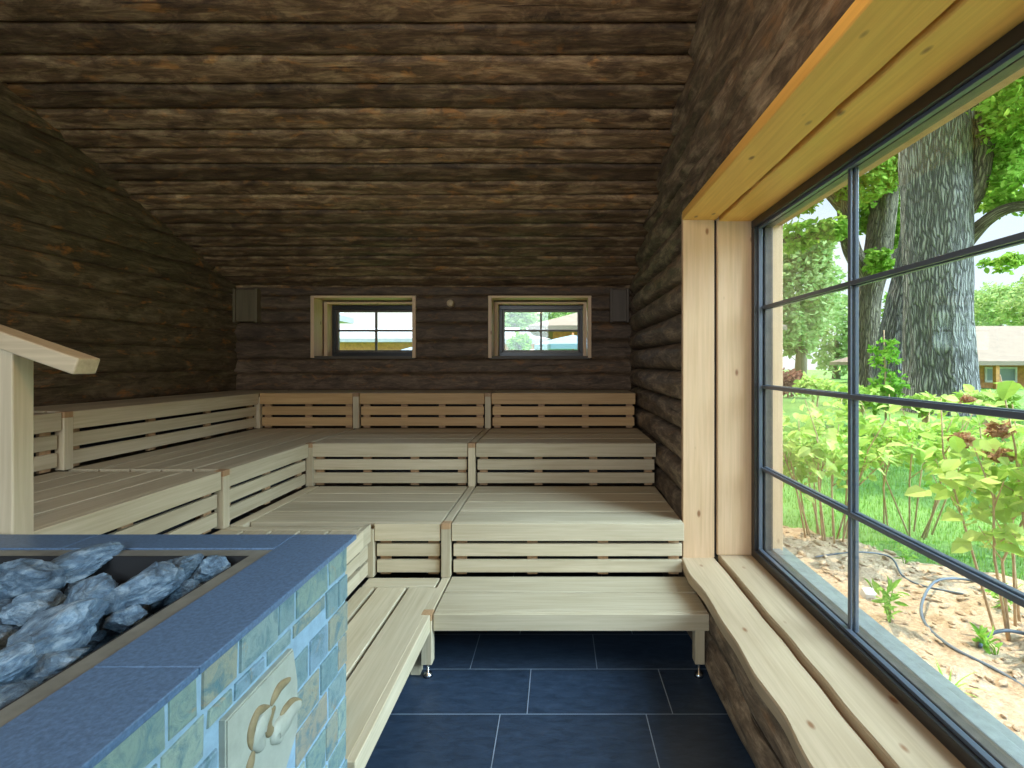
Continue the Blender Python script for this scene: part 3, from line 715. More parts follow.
# ---- sauna stones
def rock_mesh(seed, sub=4):
    bm = bmesh.new(); bmesh.ops.create_icosphere(bm, subdivisions=sub, radius=1.0)
    rnd = random.Random(seed)
    planes = []
    for _ in range(9):
        d_ = Vector((rnd.gauss(0, 1), rnd.gauss(0, 1), rnd.gauss(0, 1))).normalized(); planes.append((d_, rnd.uniform(.55, .85)))
    for v in bm.verts:
        c = v.co.normalized(); r = 1.0
        for d_, k_ in planes:
            q = c.dot(d_)
            if q > 1e-3: r = min(r, k_/q)
        r = r*(1 + .12*noise.noise(c*2.3+Vector((seed, 0, 0))) + .09*noise.noise(c*5+Vector((0, seed, 0))) + .05*noise.noise(c*11+Vector((0, seed, 4))))
        v.co = c*r
    me = bpy.data.meshes.new('rock'); bm.to_mesh(me); bm.free(); me.materials.append(ROCK)
    return me
RM = [rock_mesh(i+1) for i in range(12)]
placed = []
def rock(x, y, z, sx_, sy_, sz_, k, label=None):
    ob = bpy.data.objects.new('sauna_stone', RM[k % len(RM)]); COL.objects.link(ob)
    ob.location = (x, y, z); ob.scale = (sx_, sy_, sz_); ob.rotation_euler = (random.uniform(-.3, .3), random.uniform(-.3, .3), random.uniform(0, 6.28))
    tag(ob, label or 'rough blue-lit grey sauna stone in the heap inside the heater pit', 'stone', 'sauna stones heaped in the heater')
    placed.append((x, y, z, max(sx_, sy_)))
main = [  # pixel centre, half width, half height in pixels, height of its centre
 (29, 580, 27, 21, .955, 'pale rounded sauna stone by the back edge of the pit, leftmost in view'),
 (84, 563, 31, 13, .955, 'long low sauna stone lying along the back of the pit'),
 (97, 598, 23, 21, .955, 'dark-faced sauna stone in the middle of the heap with a bright rim'),
 (142, 589, 30, 19, .96, 'broad bright-edged sauna stone right of the dark-faced one'),
 (176, 571, 25, 17, .96, 'angular dark sauna stone near the right back corner of the pit'),
 (210, 570, 16, 13, .95, 'small pale sauna stone, rightmost against the back corner of the band'),
 (129, 617, 17, 11, .925, 'small low sauna stone in front of the broad bright-edged one'),
 (36, 608, 22, 9, .93, 'thin flat sauna stone wedged in front of the leftmost rounded one'),
 (52, 634, 44, 22, .945, 'largest flat sauna stone in the front of the heap'),
 (8, 664, 30, 16, .95, 'wedge-shaped sauna stone at the lower left edge of the picture'),
 (52, 667, 30, 16, .92, 'sauna stone half under the largest flat one beside the steel band'),
 (183, 592, 15, 9, .925, 'small sauna stone tucked under the angular dark one by the steel band'),
 (10, 706, 34, 18, .93, 'lowest pale sauna stone next to the steel band, bottom left')]
for i, (x, y, hw, hh, z, lb) in enumerate(main):
    Y = (CZ-z)*494/(y-364); X = (x-558)/494*Y
    rock(X, Y, z, hw*Y/494*1.12, min(hw*Y/494, .075)*1.1, hh*Y/494*1.05, i, lb)
tries = 0; cnt = 0
bx0, bx1, by0, by1 = PX0+t+.06, PX1-t-.055, PY0+t+.06, PY1-t-.055
for layer, (z, sz, n__) in enumerate(((.835, .058, 50), (.90, .048, 46))):
    c = 0
    for _ in range(1500):
        if c >= n__: break
        s_ = sz*random.uniform(.75, 1.15); x = random.uniform(bx0, bx1); y = random.uniform(by0, by1); zz = z+random.uniform(-.01, .012)
        if all((x-p[0])**2+(y-p[1])**2+((zz-p[2])*1.5)**2 > ((s_+p[3])*.80)**2 for p in placed):
            rock(x, y, zz, s_, s_*random.uniform(.8, 1.1), s_*.8, random.randrange(12)); c += 1

# ------------------------------------------------------------------ handrail
hr = empty('handrail', (-1.60, 1.45, 0), 'pale timber handrail with a sloping top bar on a square post, left edge', 'handrail')
boxes('post', [(-1.64, -1.571, 1.422, 1.482, .0, 1.52)], BENCH[2], hr, .004)
ang = math.atan(.345); bm = bmesh.new(); bm_box(bm, -1.5, 0, 1.415, 1.487, -.050, 0, bev=.005)
me = bpy.data.meshes.new('rail'); me2 = me; bm.transform(Matrix.Translation((-1.374, 0, 1.468)) @ Matrix.Rotation(ang, 4, 'Y')); bm.to_mesh(me); bm.free()
RAILW = wood('rail_wood', 0, (.50, .38, .24), (.66, .53, .34))
# keep the bar's length inside the room
link('top_bar', me, RAILW, hr)

# ------------------------------------------------------------------ outside: ground
def bed_x(y):
    pts = [(-3, 3.7), (0, 3.6), (2, 3.45), (3.2, 3.0), (4.43, 1.98), (5.3, 1.30)]
    for (a, b), (c, d) in zip(pts[:-1], pts[1:]):
        if a <= y <= c: return b+(d-b)*(y-a)/(c-a)
    return 1.3
def gz(x, y): return max(0, min(.45, (math.hypot(x-2, y-3)-3)*.06))
v = []; f = []; xs = np.concatenate([np.linspace(-60, -5, 12), np.linspace(-4, 16, 61), np.linspace(18, 80, 12)]); ys = np.concatenate([np.linspace(-20, -3, 8), np.linspace(-2, 22, 73), np.linspace(24, 90, 14)])
inside = lambda x, y: (XL-.3 < x < XR+.46 and YF-.4 < y < YB+.38)
for x in xs:
    for y in ys: v.append((x, y, (-.03 if (x < 1.3 and y < 5.5) else gz(x, y)-.02)))
ny = len(ys)
for i in range(len(xs)-1):
    for j in range(ny-1):
        xa, xb, ya, yb = xs[i], xs[i+1], ys[j], ys[j+1]
        if xa < XR+.3 and xb > XL-.3 and ya < YB+.3 and yb > YF-.3: 
            if xa >= XL-.31 and xb <= XR+.31 and ya >= YF-.3 and yb <= YB+.3: continue
        f.append((i*ny+j, (i+1)*ny+j, (i+1)*ny+j+1, i*ny+j+1))
me = bpy.data.meshes.new('lawn'); me.from_pydata(v, [], f); tag(link('lawn', me, LAWN, origin=(0, 0, 0), smooth=True), kind='structure')
v = []; f = []; NY, NX = 230, 80
for j in range(NY+1):
    y = -2.2 + 7.5*j/NY; xe = bed_x(y)+.07*noise.noise(Vector((y*1.5, 7, 0)))
    for i in range(NX+1):
        s_ = i/NX; x = 1.14+(xe-1.14)*s_
        e_ = min(1, s_*NX/3., (1-s_)*NX/3+.0, (NY-j)/6)
        zz = .04 + .045*noise.noise(Vector((x*1.5, y*1.5, 0))) + .03*noise.noise(Vector((x*6, y*6, 1))) + .016*noise.noise(Vector((x*17, y*17, 2)))
        v.append((x, y, zz*e_ - .03*(1-e_)))
for j in range(NY):
    for i in range(NX): a = j*(NX+1)+i; f.append((a, a+1, a+NX+2, a+NX+1))
me = bpy.data.meshes.new('soil_bed'); me.from_pydata(v, [], f); tag(link('soil_bed', me, SOIL, origin=(0, 0, 0), smooth=True), kind='structure')
def soil_z(x, y): return .04 + .045*noise.noise(Vector((x*1.5, y*1.5, 0)))+ .03*noise.noise(Vector((x*6, y*6, 1)))
# crumbs and wood chips on the soil (countless)
bm = bmesh.new()
for _ in range(900):
    y = random.uniform(.4, 4.8); x = random.uniform(1.35, bed_x(y)-.05); s_ = random.uniform(.006, .022)
    mt = Matrix.Translation((x, y, soil_z(x, y)+.004)) @ Matrix.Rotation(random.uniform(0, 6), 4, 'Z') @ Matrix.Rotation(random.uniform(-.5, .5), 4, 'X') @ Matrix.Diagonal((s_*random.choice((1, 1, 3)), s_, s_*.6, 1))
    bmesh.ops.create_icosphere(bm, subdivisions=1, radius=1, matrix=mt)
me = bpy.data.meshes.new('soil_crumbs'); bm.to_mesh(me); bm.free(); tag(link('soil_crumbs', me, SOIL), 'loose soil crumbs and chips scattered over the planting bed outside the window', 'soil', kind='stuff')
# lawn blades
def blades(n, fn, hgt, wd):
    v = []; f = []
    for _ in range(n):
        x, y, z = fn(); a = random.uniform(0, 6.28); h_ = hgt*random.uniform(.6, 1.3); l_ = h_*random.uniform(.1, .6); c, s_ = math.cos(a), math.sin(a); b = len(v)
        v += [(x-s_*wd, y+c*wd, z-.01), (x+s_*wd, y-c*wd, z-.01), (x+c*l_, y+s_*l_, z+h_)]; f.append((b, b+1, b+2))
    return v, f
def lawn_pt():
    while True:
        y = random.uniform(1.5, 9.5); x = random.uniform(1.4, 9)
        if x > bed_x(y)+.0 and .45*y < x < 1.15*y+.3: return x, y, gz(x, y)-.015
v, f = blades(26000, lawn_pt, .045, .005)
me = bpy.data.meshes.new('grass'); me.from_pydata(v, [], f); tag(link('grass', me, GRASSM), 'short bright green lawn grass beyond the planting bed', 'grass', kind='stuff')

tag(boxes('bounce_ground', [(-22, 1.6, 5.35, 23.5, -.04, .02)], BOUNCEM, None, 0), kind='structure')  # unseen pale ground added for warm bounce in place of lawn green
# ------------------------------------------------------------------ plants
def leaf_mesh(name, pos, nrm_bias, size, mat, parent, aspect=.62, droop=.25, jitter=.4):
    """pos: (n,3); builds folded ovate leaves"""
    pos = np.asarray(pos); n = len(pos)
    d = RNG.normal(size=(n, 3)); d[:, 2] = d[:, 2]*.5 - droop; d /= np.linalg.norm(d, axis=1)[:, None]
    up = RNG.normal(size=(n, 3))*.7 + np.array(nrm_bias); s = np.cross(d, up); s /= (np.linalg.norm(s, axis=1)[:, None]+1e-6); u = np.cross(s, d)
    sz = size*(1+jitter*RNG.uniform(-1, 1, n))[:, None]; w = sz*aspect*.5
    P = [pos, pos+d*sz*.33+s*w+u*w*.35, pos+d*sz*.72+s*w*.75+u*w*.2, pos+d*sz - u*sz*.1, pos+d*sz*.72-s*w*.75+u*w*.2, pos+d*sz*.33-s*w+u*w*.35, pos+d*sz*.5]
    V = np.stack(P, 1).reshape(-1, 3); b = np.arange(n)[:, None]*7
    F = np.concatenate([b+np.array([[0, 1, 6]]), b+np.array([[1, 2, 6]]), b+np.array([[2, 3, 6]]), b+np.array([[3, 4, 6]]), b+np.array([[4, 5, 6]]), b+np.array([[5, 0, 6]])], 0)
    me = bpy.data.meshes.new(name); me.from_pydata(V.tolist(), [], F.tolist())
    return link(name, me, mat, parent)
def at(px_, py_, Y): return Vector(((px_-558)/494*Y, Y, CZ-(py_-364)/494*Y))
def hydrangea(cx, cy, canes, spread, h0, h1, nleaf, lsize, label, heads=()):
    e = empty('hydrangea', (cx, cy, soil_z(cx, cy)), label, 'shrub', 'hydrangea shrubs in the bed outside the big window')
    tips = []; st = []
    for k in range(canes):
        a = random.uniform(0, 6.28); r = spread*math.sqrt(random.uniform(.05, 1)); hh = random.uniform(h0, h1)
        b = Vector((cx+.12*math.cos(a)*random.random()*2, cy+.12*math.sin(a), .02)); tp = Vector((max(1.5, cx+r*math.cos(a)), cy+r*math.sin(a), hh))
        m1 = b.lerp(tp, .35)+Vector((random.uniform(-.05, .05), random.uniform(-.05, .05), .08)); m2 = b.lerp(tp, .7)+Vector((random.uniform(-.05, .05), random.uniform(-.05, .05), .06))
        st.append(([b, m1, m2, tp], [.008, .0065, .005, .003])); tips.append((b, m1, m2, tp))
        for _ in range(3):
            q = m1.lerp(m2, random.random()); q2 = q+Vector((random.uniform(-.16, .16), random.uniform(-.16, .16), random.uniform(.08, .25))); q2.x = max(q2.x, 1.45); st.append(([q, q2], [.004, .002])); tips.append((q, q.lerp(q2, .5), q2, q2))
    tubes('stems', st, STEM, e, 5)
    pos = []
    for _ in range(nleaf):
        b, m1, m2, tp = random.choice(tips); q = m1.lerp(m2, random.random()) if random.random() < .22 else m2.lerp(tp, random.random())
        q = q + Vector((random.gauss(0, .07), random.gauss(0, .07), random.gauss(.02, .05)))
        if q.x > 1.42: pos.append(tuple(q))
    leaf_mesh('foliage', pos, (0, 0, 1.2), lsize, LEAF_HYD, e, .66, .25)
    for (hx, hy, hz, r) in heads:
        pts = RNG.normal(size=(220, 3)); pts /= np.linalg.norm(pts, axis=1)[:, None]; pts = pts*r*RNG.uniform(.6, 1, 220)[:, None]*np.array([1, 1, .75]) + np.array([hx, hy, hz])
        fl = leaf_mesh('flower_head', pts, (0, 0, .3), r*.42, FLOWER, e, .8, 0); fl['label'] = 'dried brown flower head'
    return e
hydrangea(2.22, 4.05, 13, .55, .85, 1.30, 750, .085, 'leafy hydrangea on tan canes at the left of the planting bed')
hydrangea(2.95, 4.15, 9, .55, .85, 1.25, 520, .085, 'hydrangea in front of the thick oak trunk, between its two neighbours')
p1, p2, p3, p4 = at(961, 440, 2.7), at(998, 430, 2.45), at(1000, 455, 2.5), at(968, 400, 3.0)
hydrangea(2.50, 2.55, 13, .46, .95, 1.42, 430, .10, 'tall hydrangea with dried brown flower heads nearest the window', [(*p1, .052), (*p2, .05), (*p3, .05), (*p4, .035)])
def tuft(x, y, n, h_, label, w=.008):
    v, f = [], []; e = None; z = soil_z(x, y)-.02
    for k in range(n):
        a = random.uniform(0, 6.28); c, s_ = math.cos(a), math.sin(a); hh = h_*random.uniform(.6, 1.1); out_ = hh*random.uniform(.3, 1.0); prev = None
        for i in range(6):
            t_ = i/5; r_ = out_*t_**1.3; zz = z+hh*(t_-.55*t_*t_*(out_/hh)); ww = w*(1-t_*.9)
            v += [(x+c*r_-s_*ww, y+s_*r_+c*ww, zz), (x+c*r_+s_*ww, y+s_*r_-c*ww, zz)]
            if i: b = len(v)-4; f.append((b, b+1, b+3, b+2))
    me = bpy.data.meshes.new('grass_tuft'); me.from_pydata(v, [], f); tag(link('grass_tuft', me, LEAF_BLUE), label, 'plant')
def gpt(px_, py_): Y = CZ*494/(py_-364)*.97; return (px_-558)/494*Y, Y
def weed(px_, py_, h_, n, ls, label):
    x, y = gpt(px_, py_); z = soil_z(x, y)-.02; e = empty('young_plant', (x, y, z), label, 'plant')
    st = [([(x, y, z), (x+random.uniform(-.03, .03), y, z+h_*.5), (x+random.uniform(-.06, .06), y+random.uniform(-.05, .05), z+h_)], [.004, .003, .002]) for _ in range(3)]
    tubes('stems', st, LEAF_MID, e, 5); pos = [tuple(Vector(random.choice(st)[0][0]).lerp(Vector(random.choice(st)[0][2]), random.uniform(.25, 1))+Vector((random.gauss(0, .012), random.gauss(0, .012), 0))) for _ in range(n)]
    leaf_mesh('foliage', pos, (0, 0, .6), ls, LEAF_BLUE, e, .3, -.3)
weed(890, 625, .20, 40, .07, 'young narrow-leaved plant left of the curved hose in the bed')
weed(905, 560, .12, 26, .05, 'small green seedling at the lawn edge behind the white stone')
weed(1005, 610, .14, 40, .06, 'low green plant at the right edge beside the tall hydrangea')
weed(996, 655, .10, 24, .06, 'broad seedling below the looped hose at the right edge')
x_, y_ = gpt(948, 690); tuft(x_, y_, 16, .20, 'drooping bright green grass tuft in the bare soil, lower right')
x_, y_ = gpt(1010, 760); tuft(x_, y_, 10, .10, 'small grass tuft at the lower right corner against the sill')
# white stone, hoses
x_, y_ = gpt(868, 592); bm = bmesh.new(); bmesh.ops.create_icosphere(bm, subdivisions=2, radius=1)
for v_ in bm.verts: c_ = v_.co.copy(); v_.co = Vector((max(-.8, min(.8, c_.x*1.2)), max(-.8, min(.8, c_.y*1.2)), max(-.7, min(.6, c_.z)))); 
bm.transform(Matrix.Translation((x_, y_, soil_z(x_, y_)+.015)) @ Matrix.Rotation(.5, 4, 'X') @ Matrix.Diagonal((.042, .035, .05, 1)))
me = bpy.data.meshes.new('white_stone'); bm.to_mesh(me); bm.free(); tag(link('white_stone', me, WHITE), 'bright white angular stone lying on the soil just outside the glass', 'stone')
def hose(pxs, label, lift=None, r=.008):
    pts = []
    for i, (a, b, l_) in enumerate(pxs): x, y = gpt(a, b); Y = y*(1-l_/CZ); pts.append(Vector(((a-558)/494*Y, Y, soil_z(x, y)+.006+l_)))
    P = []
    for i in range(len(pts)-1):
        p0, q1, q2, q3 = pts[max(i-1, 0)], pts[i], pts[i+1], pts[min(i+2, len(pts)-1)]
        for k in range(6):
            t_ = k/6; P.append(.5*((2*q1)+(-p0+q2)*t_+(2*p0-5*q1+4*q2-q3)*t_*t_+(-p0+3*q1-3*q2+q3)*t_**3))
    P.append(pts[-1]); tag(tubes('irrigation_hose', [(P, r)], HOSE), label, 'hose')
hose([(1000, 590, 0), (960, 580, .01), (935, 582, .03), (922, 600, .03), (925, 622, 0), (950, 650, 0), (1000, 672, 0), (1040, 700, 0)], 'dark grey irrigation hose bending in a loop across the middle of the bed')
hose([(815, 560, 0), (832, 557, .02), (860, 553, .06), (890, 556, .05), (903, 575, .0), (925, 585, 0), (965, 595, 0)], 'thin dark irrigation hose arching near the canes of the left hydrangea', r=.006)
hose([(980, 650, 0), (985, 636, .03), (1005, 632, .05), (1030, 636, .02)], 'short grey hose arc standing up at the right edge of the bed', r=.009)

# ------------------------------------------------------------------ trees
def trunk_mesh(name, paths, mat, parent, ridge=.05, seg=40):
    v, f, uv = [], [], []
    for pts, rads, flare in paths:
        P = []; R = []
        for i in range(len(pts)-1):
            q0, q1, q2, q3 = [Vector(pts[max(0, min(len(pts)-1, i+d_))]) for d_ in (-1, 0, 1, 2)]
            m_ = 14
            for k in range(m_):
                t_ = k/m_; P.append(.5*((2*q1)+(-q0+q2)*t_+(2*q0-5*q1+4*q2-q3)*t_*t_+(-q0+3*q1-3*q2+q3)*t_**3)); R.append(rads[i]*(1-t_)+rads[i+1]*t_)
        P.append(Vector(pts[-1])); R.append(rads[-1]); ln = 0; b0 = len(v); prev = None
        for i, p in enumerate(P):
            t_ = (P[min(i+1, len(P)-1)]-P[max(i-1, 0)]).normalized()
            a = Vector((1, 0, 0)) if prev is None else prev
            a = (a-t_*a.dot(t_)).normalized(); prev = a; b = t_.cross(a)
            if i: ln += (P[i]-P[i-1]).length
            for k in range(seg+1):
                th = 2*PI*k/seg; cs, sn = math.cos(th), math.sin(th)
                rr_ = R[i]*(1+ridge*noise.noise(Vector((cs*5, sn*5, ln*.8)))+.05*noise.noise(Vector((cs*1.2, sn*1.2, ln*.6+9))))
                if flare: rr_ *= 1+.35*math.exp(-ln*2.2)*(1+.5*noise.noise(Vector((cs*2.5, sn*2.5, 3))))
                v.append(tuple(p+(a*cs+b*sn)*rr_)); uv.append((th*R[0], ln))
        k1 = seg+1
        for i in range(len(P)-1):
            for k in range(seg): q = b0+i*k1+k; f.append((q, q+1, q+k1+1, q+k1))
    me = bpy.data.meshes.new(name); me.from_pydata(v, [], f); u = me.uv_layers.new(name='UVMap'); li = np.empty(len(me.loops), dtype=np.int64); me.loops.foreach_get('vertex_index', li)
    u.data.foreach_set('uv', np.array(uv)[li].ravel()); return link(name, me, mat, parent, smooth=True)
def blob(cs, n):
    """points filling a list of ellipsoids (centre, rx, ry, rz), denser at the skin, in small sprays"""
    w = np.array([c[1]*c[3] for c in cs]); w = w/w.sum(); out_ = []
    for (c, rx, ry, rz), k in zip(cs, (w*n/6).astype(int)):
        d = RNG.normal(size=(max(k, 2), 3)); d /= np.linalg.norm(d, axis=1)[:, None]; d *= RNG.uniform(.45, 1.0, len(d))[:, None]
        p = np.array(c)+d*np.array([rx, ry, rz])
        q = np.repeat(p, 6, 0)+RNG.normal(size=(len(p)*6, 3))*min(rx, rz)*.10
        out_.append(q)
    return np.concatenate(out_)
def E(px_, py_, Y, wpx, hpx, dp=None):
    return (tuple(at(px_, py_, Y)), wpx*Y/494, dp or wpx*Y/494, hpx*Y/494)
# big oak
big = empty('oak_tree', (8.44, 11, gz(8.4, 11)), 'massive old oak with deeply furrowed grey bark standing on the lawn', 'tree')
g0 = gz(8.44, 11)-.2
trunk_mesh('trunk', [([(8.55, 11, g0), (8.47, 11, 2.2), (8.42, 11, 4.2), (8.38, 11, 6.4), (8.45, 11, 8.5)], [.66, .63, .62, .64, .67], True)], BARK, big, .07, 90)
trunk_mesh('branch', [([at(950, 230, 10.8), at(972, 190, 10.8), at(980, 130, 10.8), at(975, 70, 10.8)], [.22, .25, .27, .30], False)], BARK2, big, .1)
trunk_mesh('branch', [([at(958, 250, 11), at(985, 222, 10.6), at(1010, 208, 10.3), at(1045, 205, 10)], [.20, .13, .11, .09], False)], BARK2, big, .1, 20)
leaf_mesh('crown', blob([E(1012, 120, 10.5, 30, 50), E(1018, 190, 10.5, 38, 24), E(1000, 160, 12, 22, 50), E(1035, 90, 9.5, 45, 45), E(1008, 262, 11, 22, 8)], 8500), (0, 0, .6), .135, LEAF_OAK, big, .6, .1)
leaf_mesh('high_crown', blob([((5.2, 10.2, 8.6), 3.4, 1.5, .9), ((8.5, 9.5, 9.2), 2.5, 1.6, .9)], 3600), (0, 0, .6), .24, LEAF_OAK, big, .6, .1)
# leaning forked tree behind it
tr = empty('forked_tree', tuple(at(868, 400, 14.5)), 'leaning forked tree with pale bark just left of the massive oak', 'tree')
Yb = 14.5
trunk_mesh('trunk', [([at(862, 415, Yb), at(866, 350, Yb), at(868, 300, Yb), at(876, 262, Yb), at(884, 205, Yb), at(888, 140, Yb)], [.42, .34, .33, .36, .34, .3], True)], BARK2, tr, .08, 50)
trunk_mesh('branch', [([at(872, 285, Yb), at(852, 250, Yb), at(846, 215, Yb), at(838, 170, Yb)], [.24, .24, .22, .2], False), ([at(846, 215, Yb), at(830, 196, Yb), at(815, 185, Yb)], [.14, .12, .1], False), ([at(852, 240, Yb), at(820, 236, Yb), at(790, 240, Yb), at(760, 238, Yb)], [.10, .10, .09, .07], False), ([at(878, 268, Yb), at(900, 252, Yb), at(930, 240, Yb)], [.16, .14, .12], False)], BARK2, tr, .08, 20)
leaf_mesh('crown', blob([E(868, 165, 14, 22, 40), E(862, 215, 15, 14, 22), E(895, 215, 15, 12, 40), E(895, 150, 14, 20, 40), E(800, 232, 14.5, 26, 8), E(835, 228, 14, 16, 12), E(800, 205, 14.5, 20, 8), E(880, 262, 13.8, 12, 14), E(840, 190, 14.5, 10, 16), E(795, 245, 14.5, 18, 6)], 7500), (0, 0, .5), .17, LEAF_OAK, tr, .6, .1)
st = empty('leaning_tree', tuple(at(893, 400, 12.6)), 'grey-barked tree leaning against the left side of the massive oak', 'tree')
trunk_mesh('trunk', [([at(890, 415, 12.6), at(893, 360, 12.6), at(900, 310, 12.6), at(912, 250, 12.6), at(922, 170, 12.6)], [.52, .40, .34, .3, .3], True)], BARK, st, .08, 50)
# slim leafy sapling in front
sp = empty('sapling', tuple(at(886, 405, 9.0)), 'slim bright green sapling in front of the leaning grey trunk', 'sapling')
tubes('stem', [([at(886, 430, 9), at(885, 370, 9), at(884, 330, 9)], [.02, .015, .008])], STEM, sp, 6)
leaf_mesh('foliage', blob([E(886, 385, 9, 17, 16), E(885, 355, 9, 12, 18), E(884, 400, 9, 20, 12)], 620), (0, 0, .5), .11, LEAF_MID, sp, .5, .1)
# soft pale trees further off
def far_tree(px_, py_, Y, w, h_, n, mat, size, label, group='trees in the distance'):
    b = at(px_, 385, Y); z0 = gz(b.x, b.y)-.1; e = empty('tree', (b.x, b.y, z0), label, 'tree', group); c = at(px_, py_, Y)
    tubes('trunk', [([(b.x, b.y, z0), (b.x+.1, b.y, (z0+c.z)/2), (c.x, c.y, c.z)], [.28, .22, .12])], BARK2, e, 10)
    k = [(tuple(c), w*Y/494, w*Y/494*.8, h_*Y/494)]
    for _ in range(9):
        a = random.uniform(0, 6.28); q = c+Vector((math.cos(a)*w*Y/494*.7, random.uniform(-.5, .5)*w*Y/494, math.sin(a)*h_*Y/494*.7)); k.append((tuple(q), w*Y/494*.42, w*Y/494*.4, h_*Y/494*.36))
    leaf_mesh('crown', blob(k, int(n*2.2)), (0, 0, .5), size*.62, mat, e, .6, .2)
far_tree(800, 290, 22, 38, 62, 4500, LEAF_FAR, .42, 'round pale green tree seen at the left side of the big window')
far_tree(836, 335, 34, 26, 42, 1700, LEAF_FAR, .45, 'light green tree behind the mullion, right of the round pale one')
far_tree(905, 330, 30, 26, 44, 1500, LEAF_MID, .45, 'mid green tree glimpsed between the leaning trunks')
far_tree(1000, 318, 42, 34, 34, 1900, LEAF_FAR, .55, 'pale tree behind the brown-roofed house, right edge')
far_tree(975, 325, 46, 22, 34, 1100, LEAF_FAR, .55, 'slender pale tree between the oak trunk and the house')
far_tree(1046, 312, 31, 34, 40, 1500, LEAF_FAR, .5, 'pale tree cut off by the right edge of the picture')
# bushes along the lawn
def bush(px_, py_, Y, w, h_, n, mat, size, label):
    c = at(px_, py_, Y); e = empty('shrub', (c.x, c.y, gz(c.x, c.y)), label, 'shrub'); z0 = gz(c.x, c.y)-.05
    tubes('stems', [([(c.x, c.y, z0), (c.x+random.uniform(-.3, .3)*w*Y/494, c.y, c.z)], [.03, .01]) for _ in range(5)], STEM, e, 5)
    leaf_mesh('foliage', blob([(tuple(c), w*Y/494, w*Y/494, h_*Y/494), (tuple(c+Vector((w*Y/494*.5, 0, 0))), w*Y/494*.6, w*Y/494*.6, h_*Y/494*.8), (tuple(c-Vector((w*Y/494*.5, 0, h_*Y/494*.1))), w*Y/494*.6, w*Y/494*.6, h_*Y/494*.7)], n), (0, 0, .5), size, mat, e, .6, .1)
bush(788, 382, 15, 14, 12, 700, LEAF_RED, .16, 'round copper-leaved shrub near the far jamb of the big window')
bush(815, 386, 10, 16, 10, 480, LEAF_HYD, .13, 'low pale green shrub right of the copper-leaved one')
bush(860, 396, 9, 18, 10, 480, LEAF_HYD, .13, 'low yellow-green shrub behind the mullion')
bush(925, 403, 8.5, 24, 8, 520, LEAF_HYD, .13, 'low yellow-green shrub at the foot of the massive oak')
bush(985, 400, 8, 26, 10, 520, LEAF_HYD, .13, 'low pale shrub in front of the brown-roofed house')
# ------------------------------------------------------------------ houses
def hip_house(name, x0, x1, y0, y1, z0, ze, zr, label, over=.6, roofm=ROOF, wallm=TIMBER, wins=(), gable=False, posts=0):
    e = empty(name, ((x0+x1)/2, (y0+y1)/2, z0), label, 'house')
    boxes('wall', [(x0, x1, y0, y1, z0, ze)], wallm, e, 0)
    bm = bmesh.new(); a = [bm.verts.new(p) for p in ((x0-over, y0-over, ze-.05), (x1+over, y0-over, ze-.05), (x1+over, y1+over, ze-.05), (x0-over, y1+over, ze-.05))]
    a2 = [bm.verts.new((v_.co.x, v_.co.y, ze+.12)) for v_ in a]; dd = (y1-y0)/2
    ins = 0 if gable else dd
    r = [bm.verts.new((x0-(over if gable else 0)+ins, (y0+y1)/2, zr)), bm.verts.new((x1+(over if gable else 0)-ins, (y0+y1)/2, zr))]
    bm.faces.new(a)
    for i in range(4): bm.faces.new((a[i], a[(i+1) % 4], a2[(i+1) % 4], a2[i]))
    bm.faces.new((a2[0], a2[1], r[1], r[0])); bm.faces.new((a2[2], a2[3], r[0], r[1])); bm.faces.new((a2[1], a2[2], r[1])); bm.faces.new((a2[3], a2[0], r[0]))
    bmesh.ops.recalc_face_normals(bm, faces=bm.faces); me = bpy.data.meshes.new('roof'); bm.to_mesh(me); bm.free(); link('roof', me, roofm, e)
    for (wx0, wx1, wz0, wz1) in wins:
        fr_ = boxes('window', [(wx0-.08, wx1+.08, y0-.05, y0+.01, wz0-.08, wz0), (wx0-.08, wx1+.08, y0-.05, y0+.01, wz1, wz1+.08), (wx0-.08, wx0, y0-.05, y0+.01, wz0, wz1), (wx1, wx1+.08, y0-.05, y0+.01, wz0, wz1)], WHITE, e, 0)
        boxes('pane', [(wx0, wx1, y0-.02, y0+.01, wz0, wz1)], HWIN, fr_, 0)
    for i in range(posts):
        xx = x0-over+.3+(x1-x0+2*over-.6)*i/(posts-1); boxes('porch_post', [(xx-.08, xx+.08, y0-over+.1, y0-over+.26, z0, ze-.05)], wallm, e, .01)
    return e
c1 = at(975, 372, 20)
hip_house('house', 16.4, 26, 21, 27, .3, 1.45, 3.3, 'low timber house with a broad pale brown hip roof beyond the oak', 1.0, wins=[(18.2, 19.4, .75, 1.25), (21, 22.4, .75, 1.25)], posts=6)
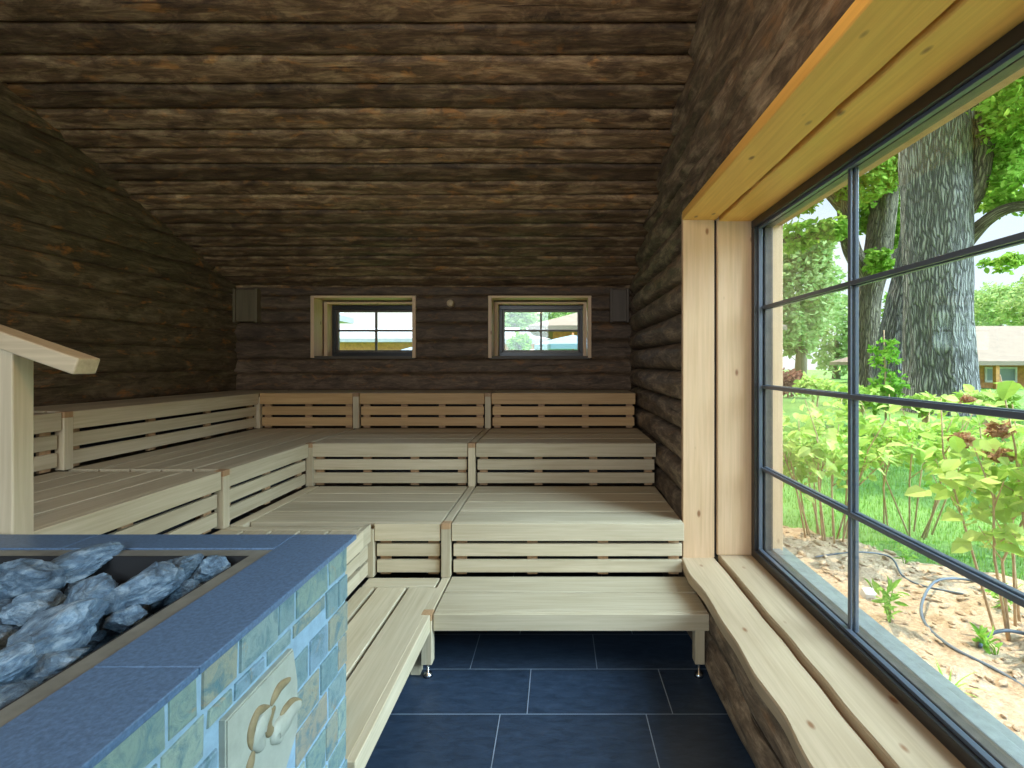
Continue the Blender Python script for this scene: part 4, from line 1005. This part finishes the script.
# behind the back wall, seen through the small windows
hip_house('long_house', -16, -2.6, 24, 30, .3, 2.55, 3.45, 'long low orange timber building with a pale roof seen through the left small window', .5, roofm=ROOF2, wins=[(-11, -9.8, 1.2, 1.8), (-8.3, -7.1, 1.2, 1.8)], gable=True)
hip_house('gabled_house', -11.4, -6.8, 11, 14.4, .2, 2.73, 4.2, 'grey-roofed house whose eave corner shows at the left of the left small window', .6, roofm=ROOF2, wallm=WHITE, wins=[(-7, -6, 1, 1.8)], gable=False)
hip_house('house', -.2, 7.5, 19, 27, .3, 2.75, 4.6, 'timber house with a pale pitched roof seen through the right small window', .9, wins=[(.6, 1.6, 1.5, 2.3), (2.6, 3.6, 1.5, 2.3)])
hip_house('garden_pavilion', -2.3, -.6, 16.2, 18, .25, 2.15, 2.55, 'small orange timber pavilion left of the parasols', .35, roofm=ROOF2, wins=[(-2.3, -1.9, 1.5, 1.95)])
def parasol(x, y, zt, rr_, drop, mat, label):
    e = empty('parasol', (x, y, gz(x, y)), label, 'parasol'); z0 = gz(x, y)
    tubes('pole', [([(x, y, z0), (x, y, zt+.05)], [.03, .025])], TIMBER, e, 10)
    bm = bmesh.new(); top = bm.verts.new((x, y, zt)); R1 = []; R2 = []; R3 = []
    for k in range(8):
        a = 2*PI*k/8+.2; R1.append(bm.verts.new((x+rr_*.5*math.cos(a), y+rr_*.5*math.sin(a), zt-drop*.42))); R2.append(bm.verts.new((x+rr_*math.cos(a), y+rr_*math.sin(a), zt-drop))); R3.append(bm.verts.new((x+rr_*math.cos(a), y+rr_*math.sin(a), zt-drop-.12)))
    for k in range(8):
        q = (k+1) % 8; bm.faces.new((top, R1[k], R1[q])); bm.faces.new((R1[k], R2[k], R2[q], R1[q])); bm.faces.new((R2[k], R3[k], R3[q], R2[q]))
    me = bpy.data.meshes.new('canopy'); bm.to_mesh(me); bm.free(); link('canopy', me, mat, e)
parasol(.36, 12, 2.16, .95, .25, PARA, 'pale blue parasol seen through the right small window')
parasol(-.55, 14.9, 1.93, .75, .14, plain('tan_canopy', (.62, .45, .32), .8), 'tan parasol lower and left of the pale blue one')
parasol(-5.6, 20.5, 2.25, 1.0, .25, PARA, 'pale parasol far off through the left small window')
bush(519, 343, 9.5, 10, 9, 500, LEAF_MID, .09, 'leafy green shrub outside the right small window')
far_tree(515, 318, 40, 20, 14, 1500, LEAF_FAR, .5, 'green treetop at the left of the right small window')
far_tree(548, 312, 49, 24, 18, 1800, LEAF_FAR, .5, 'green treetop behind the pitched roof, right small window')
far_tree(582, 305, 58, 20, 16, 1200, LEAF_FAR, .5, 'green treetop above the ridge of the pitched roof')
